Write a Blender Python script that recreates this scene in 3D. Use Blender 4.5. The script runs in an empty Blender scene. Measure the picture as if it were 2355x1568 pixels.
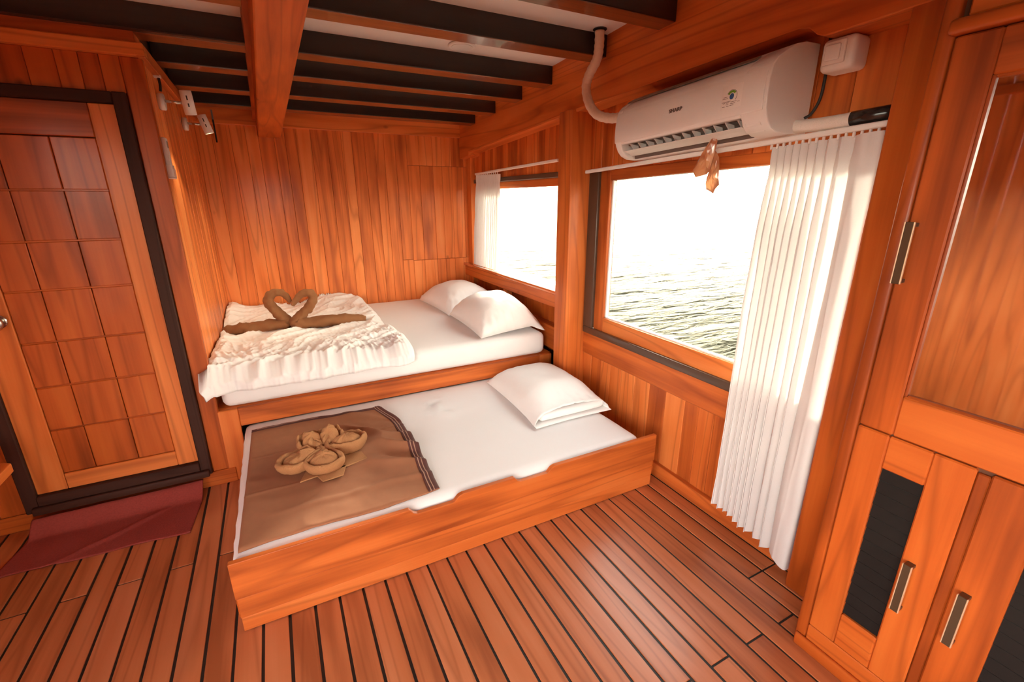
import bpy, bmesh, math, random
from mathutils import Vector, Matrix, noise
rnd = random.Random(7)
SC = bpy.context.scene
COL = SC.collection

# ------------------------------------------------------------------ camera
CAM_POS = Vector((0, 0, 1.5))
def rodrigues(r):
    v = Vector(r); a = v.length
    return Matrix.Rotation(a, 3, v.normalized())
_B = Matrix(((1, 0, 0), (0, 0, -1), (0, 1, 0)))
_R = rodrigues((0.29663964, -0.47093002, -0.07473259)) @ _B      # world -> x right, y down, z forward
cam = bpy.data.cameras.new('camera'); cam_ob = bpy.data.objects.new('camera', cam); COL.objects.link(cam_ob)
cam.sensor_width = 36; cam.lens = 1044.88 / 2355 * 36; cam.clip_start = 0.02; cam.clip_end = 5000
_m = Matrix((_R[0], -_R[1], -_R[2])).transposed().to_4x4(); _m.translation = CAM_POS
cam_ob.matrix_world = _m
SC.camera = cam_ob

# ------------------------------------------------------------------ world, sun, exposure
SUN_DIR = Vector((0.655, 0.705, 0.272)).normalized()
W = bpy.data.worlds.new('World'); SC.world = W; W.use_nodes = True
def build_world():
    nt = W.node_tree; nt.nodes.clear(); N = nt.nodes.new; L = nt.links.new
    out = N('ShaderNodeOutputWorld'); bg = N('ShaderNodeBackground'); tc = N('ShaderNodeTexCoord')
    sep = N('ShaderNodeSeparateXYZ'); L(tc.outputs['Generated'], sep.inputs[0])
    ramp = N('ShaderNodeValToRGB')
    e = ramp.color_ramp.elements
    e[0].position = 0.0; e[0].color = (1.0, 0.93, 0.74, 1)
    e[1].position = 0.75; e[1].color = (0.34, 0.38, 0.43, 1)
    m = e.new(0.12); m.color = (0.92, 0.86, 0.75, 1)
    m = e.new(0.34); m.color = (0.52, 0.51, 0.49, 1)
    L(sep.outputs['Z'], ramp.inputs[0])
    dot = N('ShaderNodeVectorMath'); dot.operation = 'DOT_PRODUCT'
    nrm = N('ShaderNodeVectorMath'); nrm.operation = 'NORMALIZE'
    L(tc.outputs['Generated'], nrm.inputs[0]); L(nrm.outputs[0], dot.inputs[0]); dot.inputs[1].default_value = SUN_DIR
    mx = N('ShaderNodeMath'); mx.operation = 'MAXIMUM'; mx.inputs[1].default_value = 0; L(dot.outputs['Value'], mx.inputs[0])
    def power(p, k):
        a = N('ShaderNodeMath'); a.operation = 'POWER'; a.inputs[1].default_value = p; L(mx.outputs[0], a.inputs[0])
        b = N('ShaderNodeMath'); b.operation = 'MULTIPLY'; b.inputs[1].default_value = k; L(a.outputs[0], b.inputs[0]); return b
    p1, p2 = power(3, 0.6), power(60, 2.0)
    s = N('ShaderNodeMath'); L(p1.outputs[0], s.inputs[0]); L(p2.outputs[0], s.inputs[1])
    s2 = N('ShaderNodeMath'); s2.inputs[1].default_value = 1.0; L(s.outputs[0], s2.inputs[0])
    st = N('ShaderNodeMath'); st.operation = 'MULTIPLY'; st.inputs[1].default_value = SKY_STRENGTH; L(s2.outputs[0], st.inputs[0])
    L(ramp.outputs[0], bg.inputs[0]); L(st.outputs[0], bg.inputs[1]); L(bg.outputs[0], out.inputs[0])
SKY_STRENGTH = 8.0
build_world()
sun = bpy.data.lights.new('sun', 'SUN'); sun.energy = 10.0; sun.angle = math.radians(5); sun.color = (1.0, 0.95, 0.87)
sun_ob = bpy.data.objects.new('sun', sun); COL.objects.link(sun_ob)
sun_ob.rotation_euler = SUN_DIR.to_track_quat('Z', 'Y').to_euler(); sun_ob.location = (20, 20, 12)
SC.view_settings.view_transform = 'Standard'; SC.view_settings.look = 'None'
SC.view_settings.gamma = 1.0; SC.view_settings.use_curve_mapping = False
SC.view_settings.exposure = 1.36
SC.cycles.max_bounces = 10; SC.cycles.diffuse_bounces = 7; SC.cycles.glossy_bounces = 4; SC.cycles.transparent_max_bounces = 12
SC.cycles.sample_clamp_indirect = 8; SC.cycles.caustics_reflective = True; SC.cycles.caustics_refractive = False
SC.cycles.use_denoising = True

# ------------------------------------------------------------------ materials
def new_mat(name):
    m = bpy.data.materials.new(name); m.use_nodes = True
    nt = m.node_tree; b = nt.nodes['Principled BSDF']
    return m, nt, b
def setp(b, **k):
    names = {'rough': 'Roughness', 'coat': 'Coat Weight', 'coatr': 'Coat Roughness', 'metal': 'Metallic', 'spec': 'Specular IOR Level', 'ior': 'IOR', 'sheen': 'Sheen Weight', 'trans': 'Transmission Weight', 'alpha': 'Alpha', 'sss': 'Subsurface Weight', 'em': 'Emission Strength'}
    for a, v in k.items(): b.inputs[names[a]].default_value = v
def plain(name, col, noise_amt=0.06, nscale=60.0, bump=0.0, **k):
    m, nt, b = new_mat(name); N = nt.nodes.new; L = nt.links.new
    setp(b, **k)
    tc = N('ShaderNodeTexCoord'); n = N('ShaderNodeTexNoise'); n.inputs['Scale'].default_value = nscale; n.inputs['Detail'].default_value = 3
    L(tc.outputs['Object'], n.inputs['Vector'])
    mix = N('ShaderNodeMix'); mix.data_type = 'RGBA'
    mix.inputs[6].default_value = tuple(c * (1 - noise_amt) for c in col) + (1,)
    mix.inputs[7].default_value = tuple(min(1, c * (1 + noise_amt)) for c in col) + (1,)
    L(n.outputs['Fac'], mix.inputs[0]); L(mix.outputs[2], b.inputs['Base Color'])
    if bump:
        bp = N('ShaderNodeBump'); bp.inputs['Strength'].default_value = bump; bp.inputs['Distance'].default_value = 0.002
        L(n.outputs['Fac'], bp.inputs['Height']); L(bp.outputs[0], b.inputs['Normal'])
    return m
def wood(name, axis, dark, mid, light, rough=0.50, coat=0.10, coatr=0.15, knots=True, var=0.5, band=6.0, spec=0.30, lines=17.0):
    m, nt, b = new_mat(name); N = nt.nodes.new; L = nt.links.new
    setp(b, rough=rough, coat=coat, coatr=coatr, spec=spec)
    tc = N('ShaderNodeTexCoord'); oi = N('ShaderNodeObjectInfo')
    sep = N('ShaderNodeSeparateXYZ'); L(tc.outputs['Object'], sep.inputs[0])
    cmb = N('ShaderNodeCombineXYZ')
    order = {'x': ('Y', 'Z', 'X'), 'y': ('Z', 'X', 'Y'), 'z': ('X', 'Y', 'Z')}[axis]
    for i, o in enumerate(order): L(sep.outputs[o], cmb.inputs[i])
    rv = N('ShaderNodeVectorMath'); rv.operation = 'SCALE'; rv.inputs[0].default_value = (37.0, 61.0, 23.0); L(oi.outputs['Random'], rv.inputs['Scale'])
    ad = N('ShaderNodeVectorMath'); L(cmb.outputs[0], ad.inputs[0]); L(rv.outputs[0], ad.inputs[1])
    st = N('ShaderNodeVectorMath'); st.operation = 'MULTIPLY'; st.inputs[1].default_value = (1, 1, 0.06); L(ad.outputs[0], st.inputs[0])
    wv = N('ShaderNodeTexWave'); wv.bands_direction = 'DIAGONAL'; wv.inputs['Scale'].default_value = band
    wv.inputs['Distortion'].default_value = 9.0; wv.inputs['Detail'].default_value = 3.0; wv.inputs['Detail Scale'].default_value = 0.9; wv.inputs['Detail Roughness'].default_value = 0.55
    L(st.outputs[0], wv.inputs['Vector'])
    fine = N('ShaderNodeVectorMath'); fine.operation = 'MULTIPLY'; fine.inputs[1].default_value = (1, 1, 0.03); L(ad.outputs[0], fine.inputs[0])
    n1 = N('ShaderNodeTexNoise'); n1.inputs['Scale'].default_value = 110; n1.inputs['Detail'].default_value = 3; L(fine.outputs[0], n1.inputs['Vector'])
    big = N('ShaderNodeVectorMath'); big.operation = 'MULTIPLY'; big.inputs[1].default_value = (1, 1, 0.25); L(ad.outputs[0], big.inputs[0])
    n2 = N('ShaderNodeTexNoise'); n2.inputs['Scale'].default_value = 9; n2.inputs['Detail'].default_value = 2; L(big.outputs[0], n2.inputs['Vector'])
    def mul(a, k):
        q = N('ShaderNodeMath'); q.operation = 'MULTIPLY'; q.inputs[1].default_value = k; L(a, q.inputs[0]); return q.outputs[0]
    def add(a, c):
        q = N('ShaderNodeMath'); L(a, q.inputs[0]); L(c, q.inputs[1]); return q.outputs[0]
    rr = N('ShaderNodeMath'); rr.operation = 'SUBTRACT'; rr.inputs[1].default_value = 0.5; L(oi.outputs['Random'], rr.inputs[0])
    f = add(add(mul(wv.outputs['Fac'], 0.16), mul(n1.outputs['Fac'], 0.22)), add(mul(n2.outputs['Fac'], 0.64), mul(rr.outputs[0], var)))
    ramp = N('ShaderNodeValToRGB'); e = ramp.color_ramp.elements
    e[0].position = 0.18; e[0].color = tuple(dark) + (1,)
    e[1].position = 0.92; e[1].color = tuple(light) + (1,)
    q = e.new(0.50); q.color = tuple(mid) + (1,)
    L(f, ramp.inputs[0])
    n3 = N('ShaderNodeTexNoise'); n3.inputs['Scale'].default_value = 5.5; n3.inputs['Detail'].default_value = 1.5; n3.inputs['Roughness'].default_value = 0.45; L(st.outputs[0], n3.inputs['Vector'])
    pg = N('ShaderNodeMath'); pg.operation = 'PINGPONG'; pg.inputs[1].default_value = 1.0; L(mul(n3.outputs['Fac'], lines), pg.inputs[0])
    ml = N('ShaderNodeMapRange'); ml.inputs[1].default_value = 0.0; ml.inputs[2].default_value = 0.30; ml.inputs[3].default_value = 0.38; ml.inputs[4].default_value = 0.0; L(pg.outputs[0], ml.inputs[0])
    mg = N('ShaderNodeMix'); mg.data_type = 'RGBA'; mg.inputs[7].default_value = (dark[0] * .62, dark[1] * .55, dark[2] * .5, 1)
    L(ml.outputs[0], mg.inputs[0]); L(ramp.outputs[0], mg.inputs[6])
    col = mg.outputs[2]
    if knots:
        kv = N('ShaderNodeVectorMath'); kv.operation = 'MULTIPLY'; kv.inputs[1].default_value = (1, 1, 0.6); L(ad.outputs[0], kv.inputs[0])
        vo = N('ShaderNodeTexVoronoi'); vo.inputs['Scale'].default_value = 4.2; L(kv.outputs[0], vo.inputs['Vector'])
        mr = N('ShaderNodeMapRange'); mr.inputs[1].default_value = 0.015; mr.inputs[2].default_value = 0.075; mr.inputs[3].default_value = 0.72; mr.inputs[4].default_value = 0
        L(vo.outputs['Distance'], mr.inputs[0])
        mk = N('ShaderNodeMix'); mk.data_type = 'RGBA'; mk.inputs[7].default_value = (dark[0] * .35, dark[1] * .35, dark[2] * .35, 1)
        L(mr.outputs[0], mk.inputs[0]); L(col, mk.inputs[6]); col = mk.outputs[2]
    L(col, b.inputs['Base Color'])
    bp = N('ShaderNodeBump'); bp.inputs['Strength'].default_value = 0.12; bp.inputs['Distance'].default_value = 0.0015
    L(n1.outputs['Fac'], bp.inputs['Height']); L(bp.outputs[0], b.inputs['Normal'])
    return m
TEAK = ((0.320, 0.064, 0.011), (0.600, 0.145, 0.026), (0.760, 0.240, 0.060))
DOORC = ((0.230, 0.040, 0.005), (0.460, 0.092, 0.012), (0.600, 0.150, 0.025))
FLOORC = ((0.340, 0.096, 0.034), (0.520, 0.165, 0.062), (0.610, 0.225, 0.100))
M = {}
for ax in 'xyz':
    M['teak_' + ax] = wood('teak_' + ax, ax, *TEAK)
    M['door_' + ax] = wood('red_teak_' + ax, ax, *DOORC, rough=0.45, coat=0.12)
PALE = ((0.440, 0.105, 0.024), (0.760, 0.215, 0.050), (0.880, 0.330, 0.105))
M['pale_z'] = wood('pale_teak_z', 'z', *PALE, var=0.42)
M['panel_z'] = wood('panel_teak', 'z', *DOORC, rough=0.45, coat=0.12, var=0.14)
M['floor'] = wood('deck_teak', 'y', *FLOORC, rough=0.36, coat=0.42, coatr=0.24, knots=False, var=0.40)
M['floor_x'] = wood('deck_teak_cross', 'x', *FLOORC, rough=0.36, coat=0.42, coatr=0.24, knots=False, var=0.40)
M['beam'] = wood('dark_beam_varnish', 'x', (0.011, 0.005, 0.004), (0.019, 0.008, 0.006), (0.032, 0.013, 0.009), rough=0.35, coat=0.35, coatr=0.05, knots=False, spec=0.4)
M['beam_soffit'] = wood('red_beam_soffit', 'x', (0.110, 0.026, 0.007), (0.190, 0.048, 0.012), (0.260, 0.075, 0.020), rough=0.28, coat=0.8, coatr=0.05, knots=False)
M['beam'].node_tree.nodes['Principled BSDF'].inputs['IOR'].default_value = 1.6
M['dark_x'] = wood('dark_frame_x', 'x', (0.022, 0.008, 0.006), (0.044, 0.016, 0.011), (0.065, 0.024, 0.016), rough=0.6, coat=0.0, knots=False, spec=0.2)
M['dark_z'] = wood('dark_frame_z', 'z', (0.022, 0.008, 0.006), (0.044, 0.016, 0.011), (0.065, 0.024, 0.016), rough=0.6, coat=0.0, knots=False, spec=0.2)
M['window_dark'] = plain('window_dark_trim_and_shade', (0.085, 0.050, 0.034), rough=0.3)
M['sill'] = wood('sill_varnish', 'y', *TEAK, rough=0.2, coat=1.0, coatr=0.08, knots=False, spec=0.5)
M['caulk'] = plain('black_caulk', (0.012, 0.012, 0.011), rough=0.5)
M['backing'] = plain('wall_backing', (0.10, 0.032, 0.010), rough=0.7)
M['ceiling'] = plain('ceiling_paint', (0.78, 0.75, 0.72), noise_amt=0.02, nscale=8, rough=0.45)
M['white_plastic'] = plain('white_plastic', (0.80, 0.79, 0.77), noise_amt=0.01, rough=0.32, coat=0.2)
M['white_enamel'] = plain('white_enamel', (0.82, 0.81, 0.79), noise_amt=0.01, rough=0.35)
M['grey_plastic'] = plain('grey_plastic', (0.20, 0.19, 0.18), rough=0.4)
M['black'] = plain('black_rubber', (0.014, 0.013, 0.012), rough=0.5)
M['black_gloss'] = plain('black_tape', (0.016, 0.014, 0.014), rough=0.2)
M['chrome'] = plain('brushed_steel', (0.62, 0.60, 0.57), noise_amt=0.03, rough=0.24, metal=1.0)
M['bronze'] = plain('satin_bronze', (0.11, 0.075, 0.045), noise_amt=0.05, rough=0.34, metal=0.6)
M['bronze_edge'] = plain('bronze_edge', (0.66, 0.45, 0.29), noise_amt=0.03, rough=0.35, metal=0.35)
M['sheet'] = plain('white_sheet', (0.83, 0.82, 0.82), noise_amt=0.012, nscale=14, rough=0.75, sheen=0.15)
M['duvet'] = plain('white_duvet', (0.85, 0.845, 0.85), noise_amt=0.02, nscale=14, rough=0.8, sheen=0.2)
M['pillowcase'] = plain('white_pillowcase', (0.85, 0.84, 0.83), noise_amt=0.012, nscale=18, rough=0.7, sheen=0.15)
M['swan'] = plain('brown_towel', (0.250, 0.105, 0.040), noise_amt=0.16, nscale=420, bump=0.7, rough=0.95)
M['flower'] = plain('tan_terry', (0.420, 0.195, 0.078), noise_amt=0.22, nscale=330, bump=1.0, rough=0.95)
M['flower_hem'] = plain('tan_terry_hem', (0.44, 0.21, 0.09), noise_amt=0.10, nscale=200, rough=0.8)
M['fleece'] = plain('brown_fleece', (0.330, 0.135, 0.064), noise_amt=0.10, nscale=26, bump=0.15, rough=0.95)
M['fleece_band'] = plain('fleece_band', (0.10, 0.032, 0.026), noise_amt=0.1, nscale=120, rough=0.75)
M['fleece_line'] = plain('fleece_line', (0.42, 0.24, 0.17), noise_amt=0.1, nscale=120, rough=0.75)
M['rug'] = plain('maroon_rug', (0.300, 0.045, 0.034), noise_amt=0.30, nscale=130, bump=0.8, rough=0.95)
M['hose'] = plain('wrapped_hose', (0.70, 0.52, 0.40), noise_amt=0.10, nscale=90, bump=0.5, rough=0.6)
M['pipe'] = plain('white_pipe_lagging', (0.80, 0.76, 0.70), noise_amt=0.05, nscale=300, bump=0.6, rough=0.7)
M['label'] = plain('label_paper', (0.84, 0.82, 0.79), noise_amt=0.01, rough=0.4)
M['label_green'] = plain('label_green', (0.16, 0.36, 0.03), rough=0.4)
M['label_blue'] = plain('label_blue', (0.02, 0.10, 0.30), rough=0.4)
M['ink'] = plain('print_ink', (0.10, 0.07, 0.06), rough=0.5)
M['slat'] = plain('dark_louvre', (0.013, 0.010, 0.009), noise_amt=0.15, nscale=40, rough=0.65, spec=0.12)
M['vent_dark'] = plain('vent_shadow', (0.13, 0.10, 0.085), rough=0.6)

def curtain_mat():
    m, nt, b = new_mat('white_curtain'); N = nt.nodes.new; L = nt.links.new
    nt.nodes.remove(b); out = nt.nodes['Material Output']
    d = N('ShaderNodeBsdfDiffuse'); t = N('ShaderNodeBsdfTranslucent'); mx = N('ShaderNodeMixShader')
    tc = N('ShaderNodeTexCoord'); n = N('ShaderNodeTexNoise'); n.inputs['Scale'].default_value = 500; L(tc.outputs['Object'], n.inputs['Vector'])
    r = N('ShaderNodeValToRGB'); r.color_ramp.elements[0].color = (0.74, 0.72, 0.71, 1); r.color_ramp.elements[1].color = (0.80, 0.78, 0.77, 1)
    L(n.outputs['Fac'], r.inputs[0]); L(r.outputs[0], d.inputs[0]); L(r.outputs[0], t.inputs[0])
    mx.inputs[0].default_value = 0.16; L(d.outputs[0], mx.inputs[1]); L(t.outputs[0], mx.inputs[2]); L(mx.outputs[0], out.inputs[0])
    return m
M['curtain'] = curtain_mat()
def pane_mat():
    m, nt, b = new_mat('window_glass'); N = nt.nodes.new; L = nt.links.new
    nt.nodes.remove(b); out = nt.nodes['Material Output']
    t = N('ShaderNodeBsdfTransparent'); t.inputs[0].default_value = (0.80, 0.79, 0.72, 1)
    g = N('ShaderNodeBsdfGlossy'); g.inputs['Roughness'].default_value = 0.02
    lw = N('ShaderNodeLayerWeight'); pw = N('ShaderNodeMath'); pw.operation = 'POWER'; pw.inputs[1].default_value = 5.0; L(lw.outputs['Facing'], pw.inputs[0])
    ma = N('ShaderNodeMath'); ma.operation = 'MULTIPLY_ADD'; ma.inputs[1].default_value = 0.5; ma.inputs[2].default_value = 0.03; L(pw.outputs[0], ma.inputs[0])
    mx = N('ShaderNodeMixShader'); L(ma.outputs[0], mx.inputs[0]); L(t.outputs[0], mx.inputs[1]); L(g.outputs[0], mx.inputs[2]); L(mx.outputs[0], out.inputs[0])
    return m
M['pane'] = pane_mat()
def mirror_mat():
    m, nt, b = new_mat('mirror_glass'); setp(b, rough=0.03, metal=1.0); b.inputs['Base Color'].default_value = (0.90, 0.90, 0.88, 1)
    n = nt.nodes.new('ShaderNodeTexNoise'); n.inputs['Scale'].default_value = 3
    r = nt.nodes.new('ShaderNodeMapRange'); r.inputs[3].default_value = 0.015; r.inputs[4].default_value = 0.05
    nt.links.new(n.outputs['Fac'], r.inputs[0]); nt.links.new(r.outputs[0], b.inputs['Roughness'])
    return m
M['mirror'] = mirror_mat()
def emit_mat(name, col, s):
    m, nt, b = new_mat(name); b.inputs['Base Color'].default_value = (0.9, 0.85, 0.7, 1)
    b.inputs['Emission Color'].default_value = tuple(col) + (1,); b.inputs['Emission Strength'].default_value = s
    return m
M['lamp_glow'] = emit_mat('lamp_glow', (1.0, 0.80, 0.45), 9.0)
def foil_mat():
    m, nt, b = new_mat('orange_foil'); N = nt.nodes.new; L = nt.links.new
    setp(b, rough=0.18, trans=0.25, coat=0.6)
    tc = N('ShaderNodeTexCoord'); n = N('ShaderNodeTexNoise'); n.inputs['Scale'].default_value = 16; L(tc.outputs['Object'], n.inputs['Vector'])
    r = N('ShaderNodeValToRGB'); r.color_ramp.elements[0].position = 0.38; r.color_ramp.elements[0].color = (0.55, 0.20, 0.09, 1); r.color_ramp.elements[1].position = 0.62; r.color_ramp.elements[1].color = (0.85, 0.42, 0.20, 1)
    L(n.outputs['Fac'], r.inputs[0]); L(r.outputs[0], b.inputs['Base Color'])
    bp = N('ShaderNodeBump'); bp.inputs['Strength'].default_value = 0.6; bp.inputs['Distance'].default_value = 0.006; L(n.outputs['Fac'], bp.inputs['Height']); L(bp.outputs[0], b.inputs['Normal'])
    return m
M['foil'] = foil_mat()
def sea_mat():
    m, nt, b = new_mat('sea_water'); N = nt.nodes.new; L = nt.links.new
    setp(b, rough=0.07, ior=1.025); b.inputs['Base Color'].default_value = (0.030, 0.029, 0.019, 1)
    tc = N('ShaderNodeTexCoord')
    mp = N('ShaderNodeMapping'); mp.inputs['Rotation'].default_value = (0, 0, math.radians(-38)); mp.inputs['Scale'].default_value = (0.9, 3.2, 1); L(tc.outputs['Object'], mp.inputs[0])
    n = N('ShaderNodeTexNoise'); n.inputs['Scale'].default_value = 1.1; n.inputs['Detail'].default_value = 5; n.inputs['Distortion'].default_value = 0.7; L(mp.outputs[0], n.inputs['Vector'])
    n2 = N('ShaderNodeTexNoise'); n2.inputs['Scale'].default_value = 0.23; n2.inputs['Detail'].default_value = 2; L(mp.outputs[0], n2.inputs['Vector'])
    a = N('ShaderNodeMath'); a.operation = 'MULTIPLY'; a.inputs[1].default_value = 2.0; L(n2.outputs['Fac'], a.inputs[0])
    s = N('ShaderNodeMath'); L(n.outputs['Fac'], s.inputs[0]); L(a.outputs[0], s.inputs[1])
    bp = N('ShaderNodeBump'); bp.inputs['Strength'].default_value = 1.0; bp.inputs['Distance'].default_value = 0.75; L(s.outputs[0], bp.inputs['Height']); L(bp.outputs[0], b.inputs['Normal'])
    return m
M['sea'] = sea_mat()

# ------------------------------------------------------------------ object helpers
WPOS = {}
def _link(o, parent, wloc):
    COL.objects.link(o); w = Vector(wloc); WPOS[o] = w
    if parent is not None:
        o.parent = parent; o.location = w - WPOS[parent]
    else:
        o.location = w
    return o
def props(o, label=None, cat=None, group=None, kind=None):
    if label: o['label'] = label
    if cat: o['category'] = cat
    if group: o['group'] = group
    if kind: o['kind'] = kind
    return o
def thing(name, loc, label, cat, group=None):
    o = bpy.data.objects.new(name, None); o.empty_display_size = 0.05; _link(o, None, loc)
    return props(o, label, cat, group)
def struct(name, loc):
    o = bpy.data.objects.new(name, None); o.empty_display_size = 0.05; _link(o, None, loc); return props(o, kind='structure')
def mesh_from(name, verts, faces, mats, parent, origin, smooth=False, fmat=None):
    me = bpy.data.meshes.new(name); og = Vector(origin)
    me.from_pydata([tuple(Vector(v) - og) for v in verts], [], faces)
    for mm in (mats if isinstance(mats, (list, tuple)) else [mats]): me.materials.append(mm)
    if fmat:
        for p, i in zip(me.polygons, fmat): p.material_index = i
    bm = bmesh.new(); bm.from_mesh(me); bmesh.ops.recalc_face_normals(bm, faces=bm.faces); bm.to_mesh(me); bm.free()
    if smooth: me.polygons.foreach_set('use_smooth', [True] * len(me.polygons))
    me.update()
    return _link(bpy.data.objects.new(name, me), parent, origin)
def bm_obj(name, bm, mat, parent, origin, smooth=False):
    me = bpy.data.meshes.new(name); bmesh.ops.recalc_face_normals(bm, faces=bm.faces)
    bm.to_mesh(me); bm.free(); me.materials.append(mat)
    if smooth: me.polygons.foreach_set('use_smooth', [True] * len(me.polygons))
    return _link(bpy.data.objects.new(name, me), parent, origin)
_BOX = {}
def box(name, x0, x1, y0, y1, z0, z1, mat, parent=None, bev=0.003, seg=1):
    """box in world coordinates, origin at its centre, meshes shared by size"""
    d = (round(abs(x1 - x0), 4), round(abs(y1 - y0), 4), round(abs(z1 - z0), 4))
    key = (d, mat.name, bev, seg)
    if key not in _BOX:
        bm = bmesh.new(); bmesh.ops.create_cube(bm, size=1)
        bmesh.ops.scale(bm, vec=d, verts=bm.verts)
        bv = min(bev, min(d) * 0.45)
        if bv > 0: bmesh.ops.bevel(bm, geom=list(bm.edges), offset=bv, segments=seg, affect='EDGES', profile=0.5)
        me = bpy.data.meshes.new(name); bm.to_mesh(me); bm.free(); me.materials.append(mat)
        if seg > 1: me.polygons.foreach_set('use_smooth', [True] * len(me.polygons))
        _BOX[key] = me
    return _link(bpy.data.objects.new(name, _BOX[key]), parent, ((x0 + x1) / 2, (y0 + y1) / 2, (z0 + z1) / 2))
def prism(name, poly, axis, a0, a1, mat, parent=None, bev=0.0, seg=1, smooth=False, origin=None):
    """poly of 2D points extruded along axis: x -> (y,z), y -> (x,z), z -> (x,y)"""
    def P(p, a):
        return {'x': (a, p[0], p[1]), 'y': (p[0], a, p[1]), 'z': (p[0], p[1], a)}[axis]
    bm = bmesh.new()
    A = [bm.verts.new(P(p, a0)) for p in poly]; Bv = [bm.verts.new(P(p, a1)) for p in poly]
    n = len(poly); bm.faces.new(A); bm.faces.new(Bv)
    for i in range(n): bm.faces.new((A[i], A[(i + 1) % n], Bv[(i + 1) % n], Bv[i]))
    bmesh.ops.recalc_face_normals(bm, faces=bm.faces)
    if bev: bmesh.ops.bevel(bm, geom=list(bm.edges), offset=bev, segments=seg, affect='EDGES', profile=0.5, clamp_overlap=True)
    cs = Vector((0, 0, 0))
    for v in bm.verts: cs += v.co
    cs /= len(bm.verts); og = Vector(origin) if origin else cs
    bmesh.ops.translate(bm, vec=-og, verts=bm.verts)
    return bm_obj(name, bm, mat, parent, og, smooth)
def catmull(pts, n):
    P = [Vector(p) for p in pts]; P = [2 * P[0] - P[1]] + P + [2 * P[-1] - P[-2]]; out = []
    segs = len(P) - 3
    for k in range(n + 1):
        t = k / n * segs; i = min(int(t), segs - 1); u = t - i
        a, b, c, d = P[i:i + 4]
        out.append(0.5 * ((2 * b) + (c - a) * u + (2 * a - 5 * b + 4 * c - d) * u * u + (3 * b - a - 3 * c + d) * u ** 3))
    return out
def tube(name, path, radii, mat, parent=None, sides=12, origin=None, squash=None, wob=0.0, smooth=True):
    """tube along 3D points; radii a number or a list; squash scales the local z"""
    n = len(path); P = [Vector(p) for p in path]
    R = radii if isinstance(radii, (list, tuple)) else [radii] * n
    verts, faces = [], []
    up = Vector((0.12, 0.98, 0.14)); prev = None
    for i in range(n):
        t = (P[min(i + 1, n - 1)] - P[max(i - 1, 0)]).normalized()
        if prev is None:
            s = t.cross(up)
            if s.length < 0.1: s = t.cross(Vector((1, 0, 0)))
        else:
            s = prev - t * prev.dot(t)
        s.normalize(); prev = s; b = t.cross(s)
        for k in range(sides):
            a = 2 * math.pi * k / sides; off = (s * math.cos(a) + b * math.sin(a)) * R[i]
            if squash: off.z *= squash[i] if isinstance(squash, (list, tuple)) else squash
            p = P[i] + off
            if wob: p += off * wob * noise.noise(p * 38)
            verts.append(p)
    for i in range(n - 1):
        for k in range(sides):
            faces.append((i * sides + k, i * sides + (k + 1) % sides, (i + 1) * sides + (k + 1) % sides, (i + 1) * sides + k))
    faces.append(tuple(range(sides))); faces.append(tuple((n - 1) * sides + k for k in range(sides)))
    return mesh_from(name, verts, faces, mat, parent, origin or P[0], smooth)
def grid_faces(nu, nv, wrap=False):
    f = []
    for j in range(nv - 1):
        for i in range(nu - 1 if not wrap else nu):
            f.append((j * nu + i, j * nu + (i + 1) % nu, (j + 1) * nu + (i + 1) % nu, (j + 1) * nu + i))
    return f
def cyl(name, c, axis, r, h, mat, parent=None, seg=28, bev=0.0, r2=None):
    bm = bmesh.new(); bmesh.ops.create_cone(bm, cap_ends=True, segments=seg, radius1=r, radius2=r if r2 is None else r2, depth=h)
    if bev: bmesh.ops.bevel(bm, geom=[e for e in bm.edges if len(e.link_faces) == 2 and abs(e.link_faces[0].normal.dot(e.link_faces[1].normal)) < 0.6], offset=bev, segments=2, affect='EDGES')
    q = Vector((0, 0, 1)).rotation_difference(Vector(axis))
    bmesh.ops.rotate(bm, cent=(0, 0, 0), matrix=q.to_matrix(), verts=bm.verts)
    for f in bm.faces:
        if len(f.verts) == 4: f.smooth = True
    return bm_obj(name, bm, mat, parent, c)
def soft_box(name, x0, x1, y0, y1, z0, z1, r, step, mat, parent, disp, origin):
    """rounded box out of a dense cube grid, disp(p, n) -> offset vector"""
    def axis_pts(a, b):
        n = max(4, int((b - a) / step)); return [a + (b - a) * i / n for i in range(n + 1)]
    X, Y, Z = axis_pts(x0, x1), axis_pts(y0, y1), axis_pts(z0, z1)
    idx = {}; verts = []; faces = []
    def vid(p):
        k = (round(p[0], 5), round(p[1], 5), round(p[2], 5))
        if k not in idx:
            q = Vector(p); c = Vector((min(max(q.x, x0 + r), x1 - r), min(max(q.y, y0 + r), y1 - r), min(max(q.z, z0 + r), z1 - r)))
            d = q - c; nn = d.normalized() if d.length > 1e-9 else Vector((0, 0, 1))
            v = c + nn * r if d.length > 1e-9 else q
            v = v + disp(v, nn); idx[k] = len(verts); verts.append(v)
        return idx[k]
    def face(A, B, mk):
        for i in range(len(A) - 1):
            for j in range(len(B) - 1):
                faces.append(tuple(vid(mk(a, b)) for a, b in ((A[i], B[j]), (A[i + 1], B[j]), (A[i + 1], B[j + 1]), (A[i], B[j + 1]))))
    for z in (z0, z1): face(X, Y, lambda a, b: (a, b, z))
    for y in (y0, y1): face(X, Z, lambda a, b: (a, y, b))
    for x in (x0, x1): face(Y, Z, lambda a, b: (x, a, b))
    return mesh_from(name, verts, faces, mat, parent, origin, True)
def sm(a, b, x):
    t = min(1, max(0, (x - a) / (b - a))); return t * t * (3 - 2 * t)
def nz(x, y, z=0.0): return noise.noise(Vector((x, y, z)))
SLOPE = -0.05                                                    # the deck's sheer: everything overhead drops going aft
def zb(y): return 2.30 + SLOPE * y                               # underside of the dark beams
def zc(y): return zb(y) + 0.10                                   # white ceiling

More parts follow.
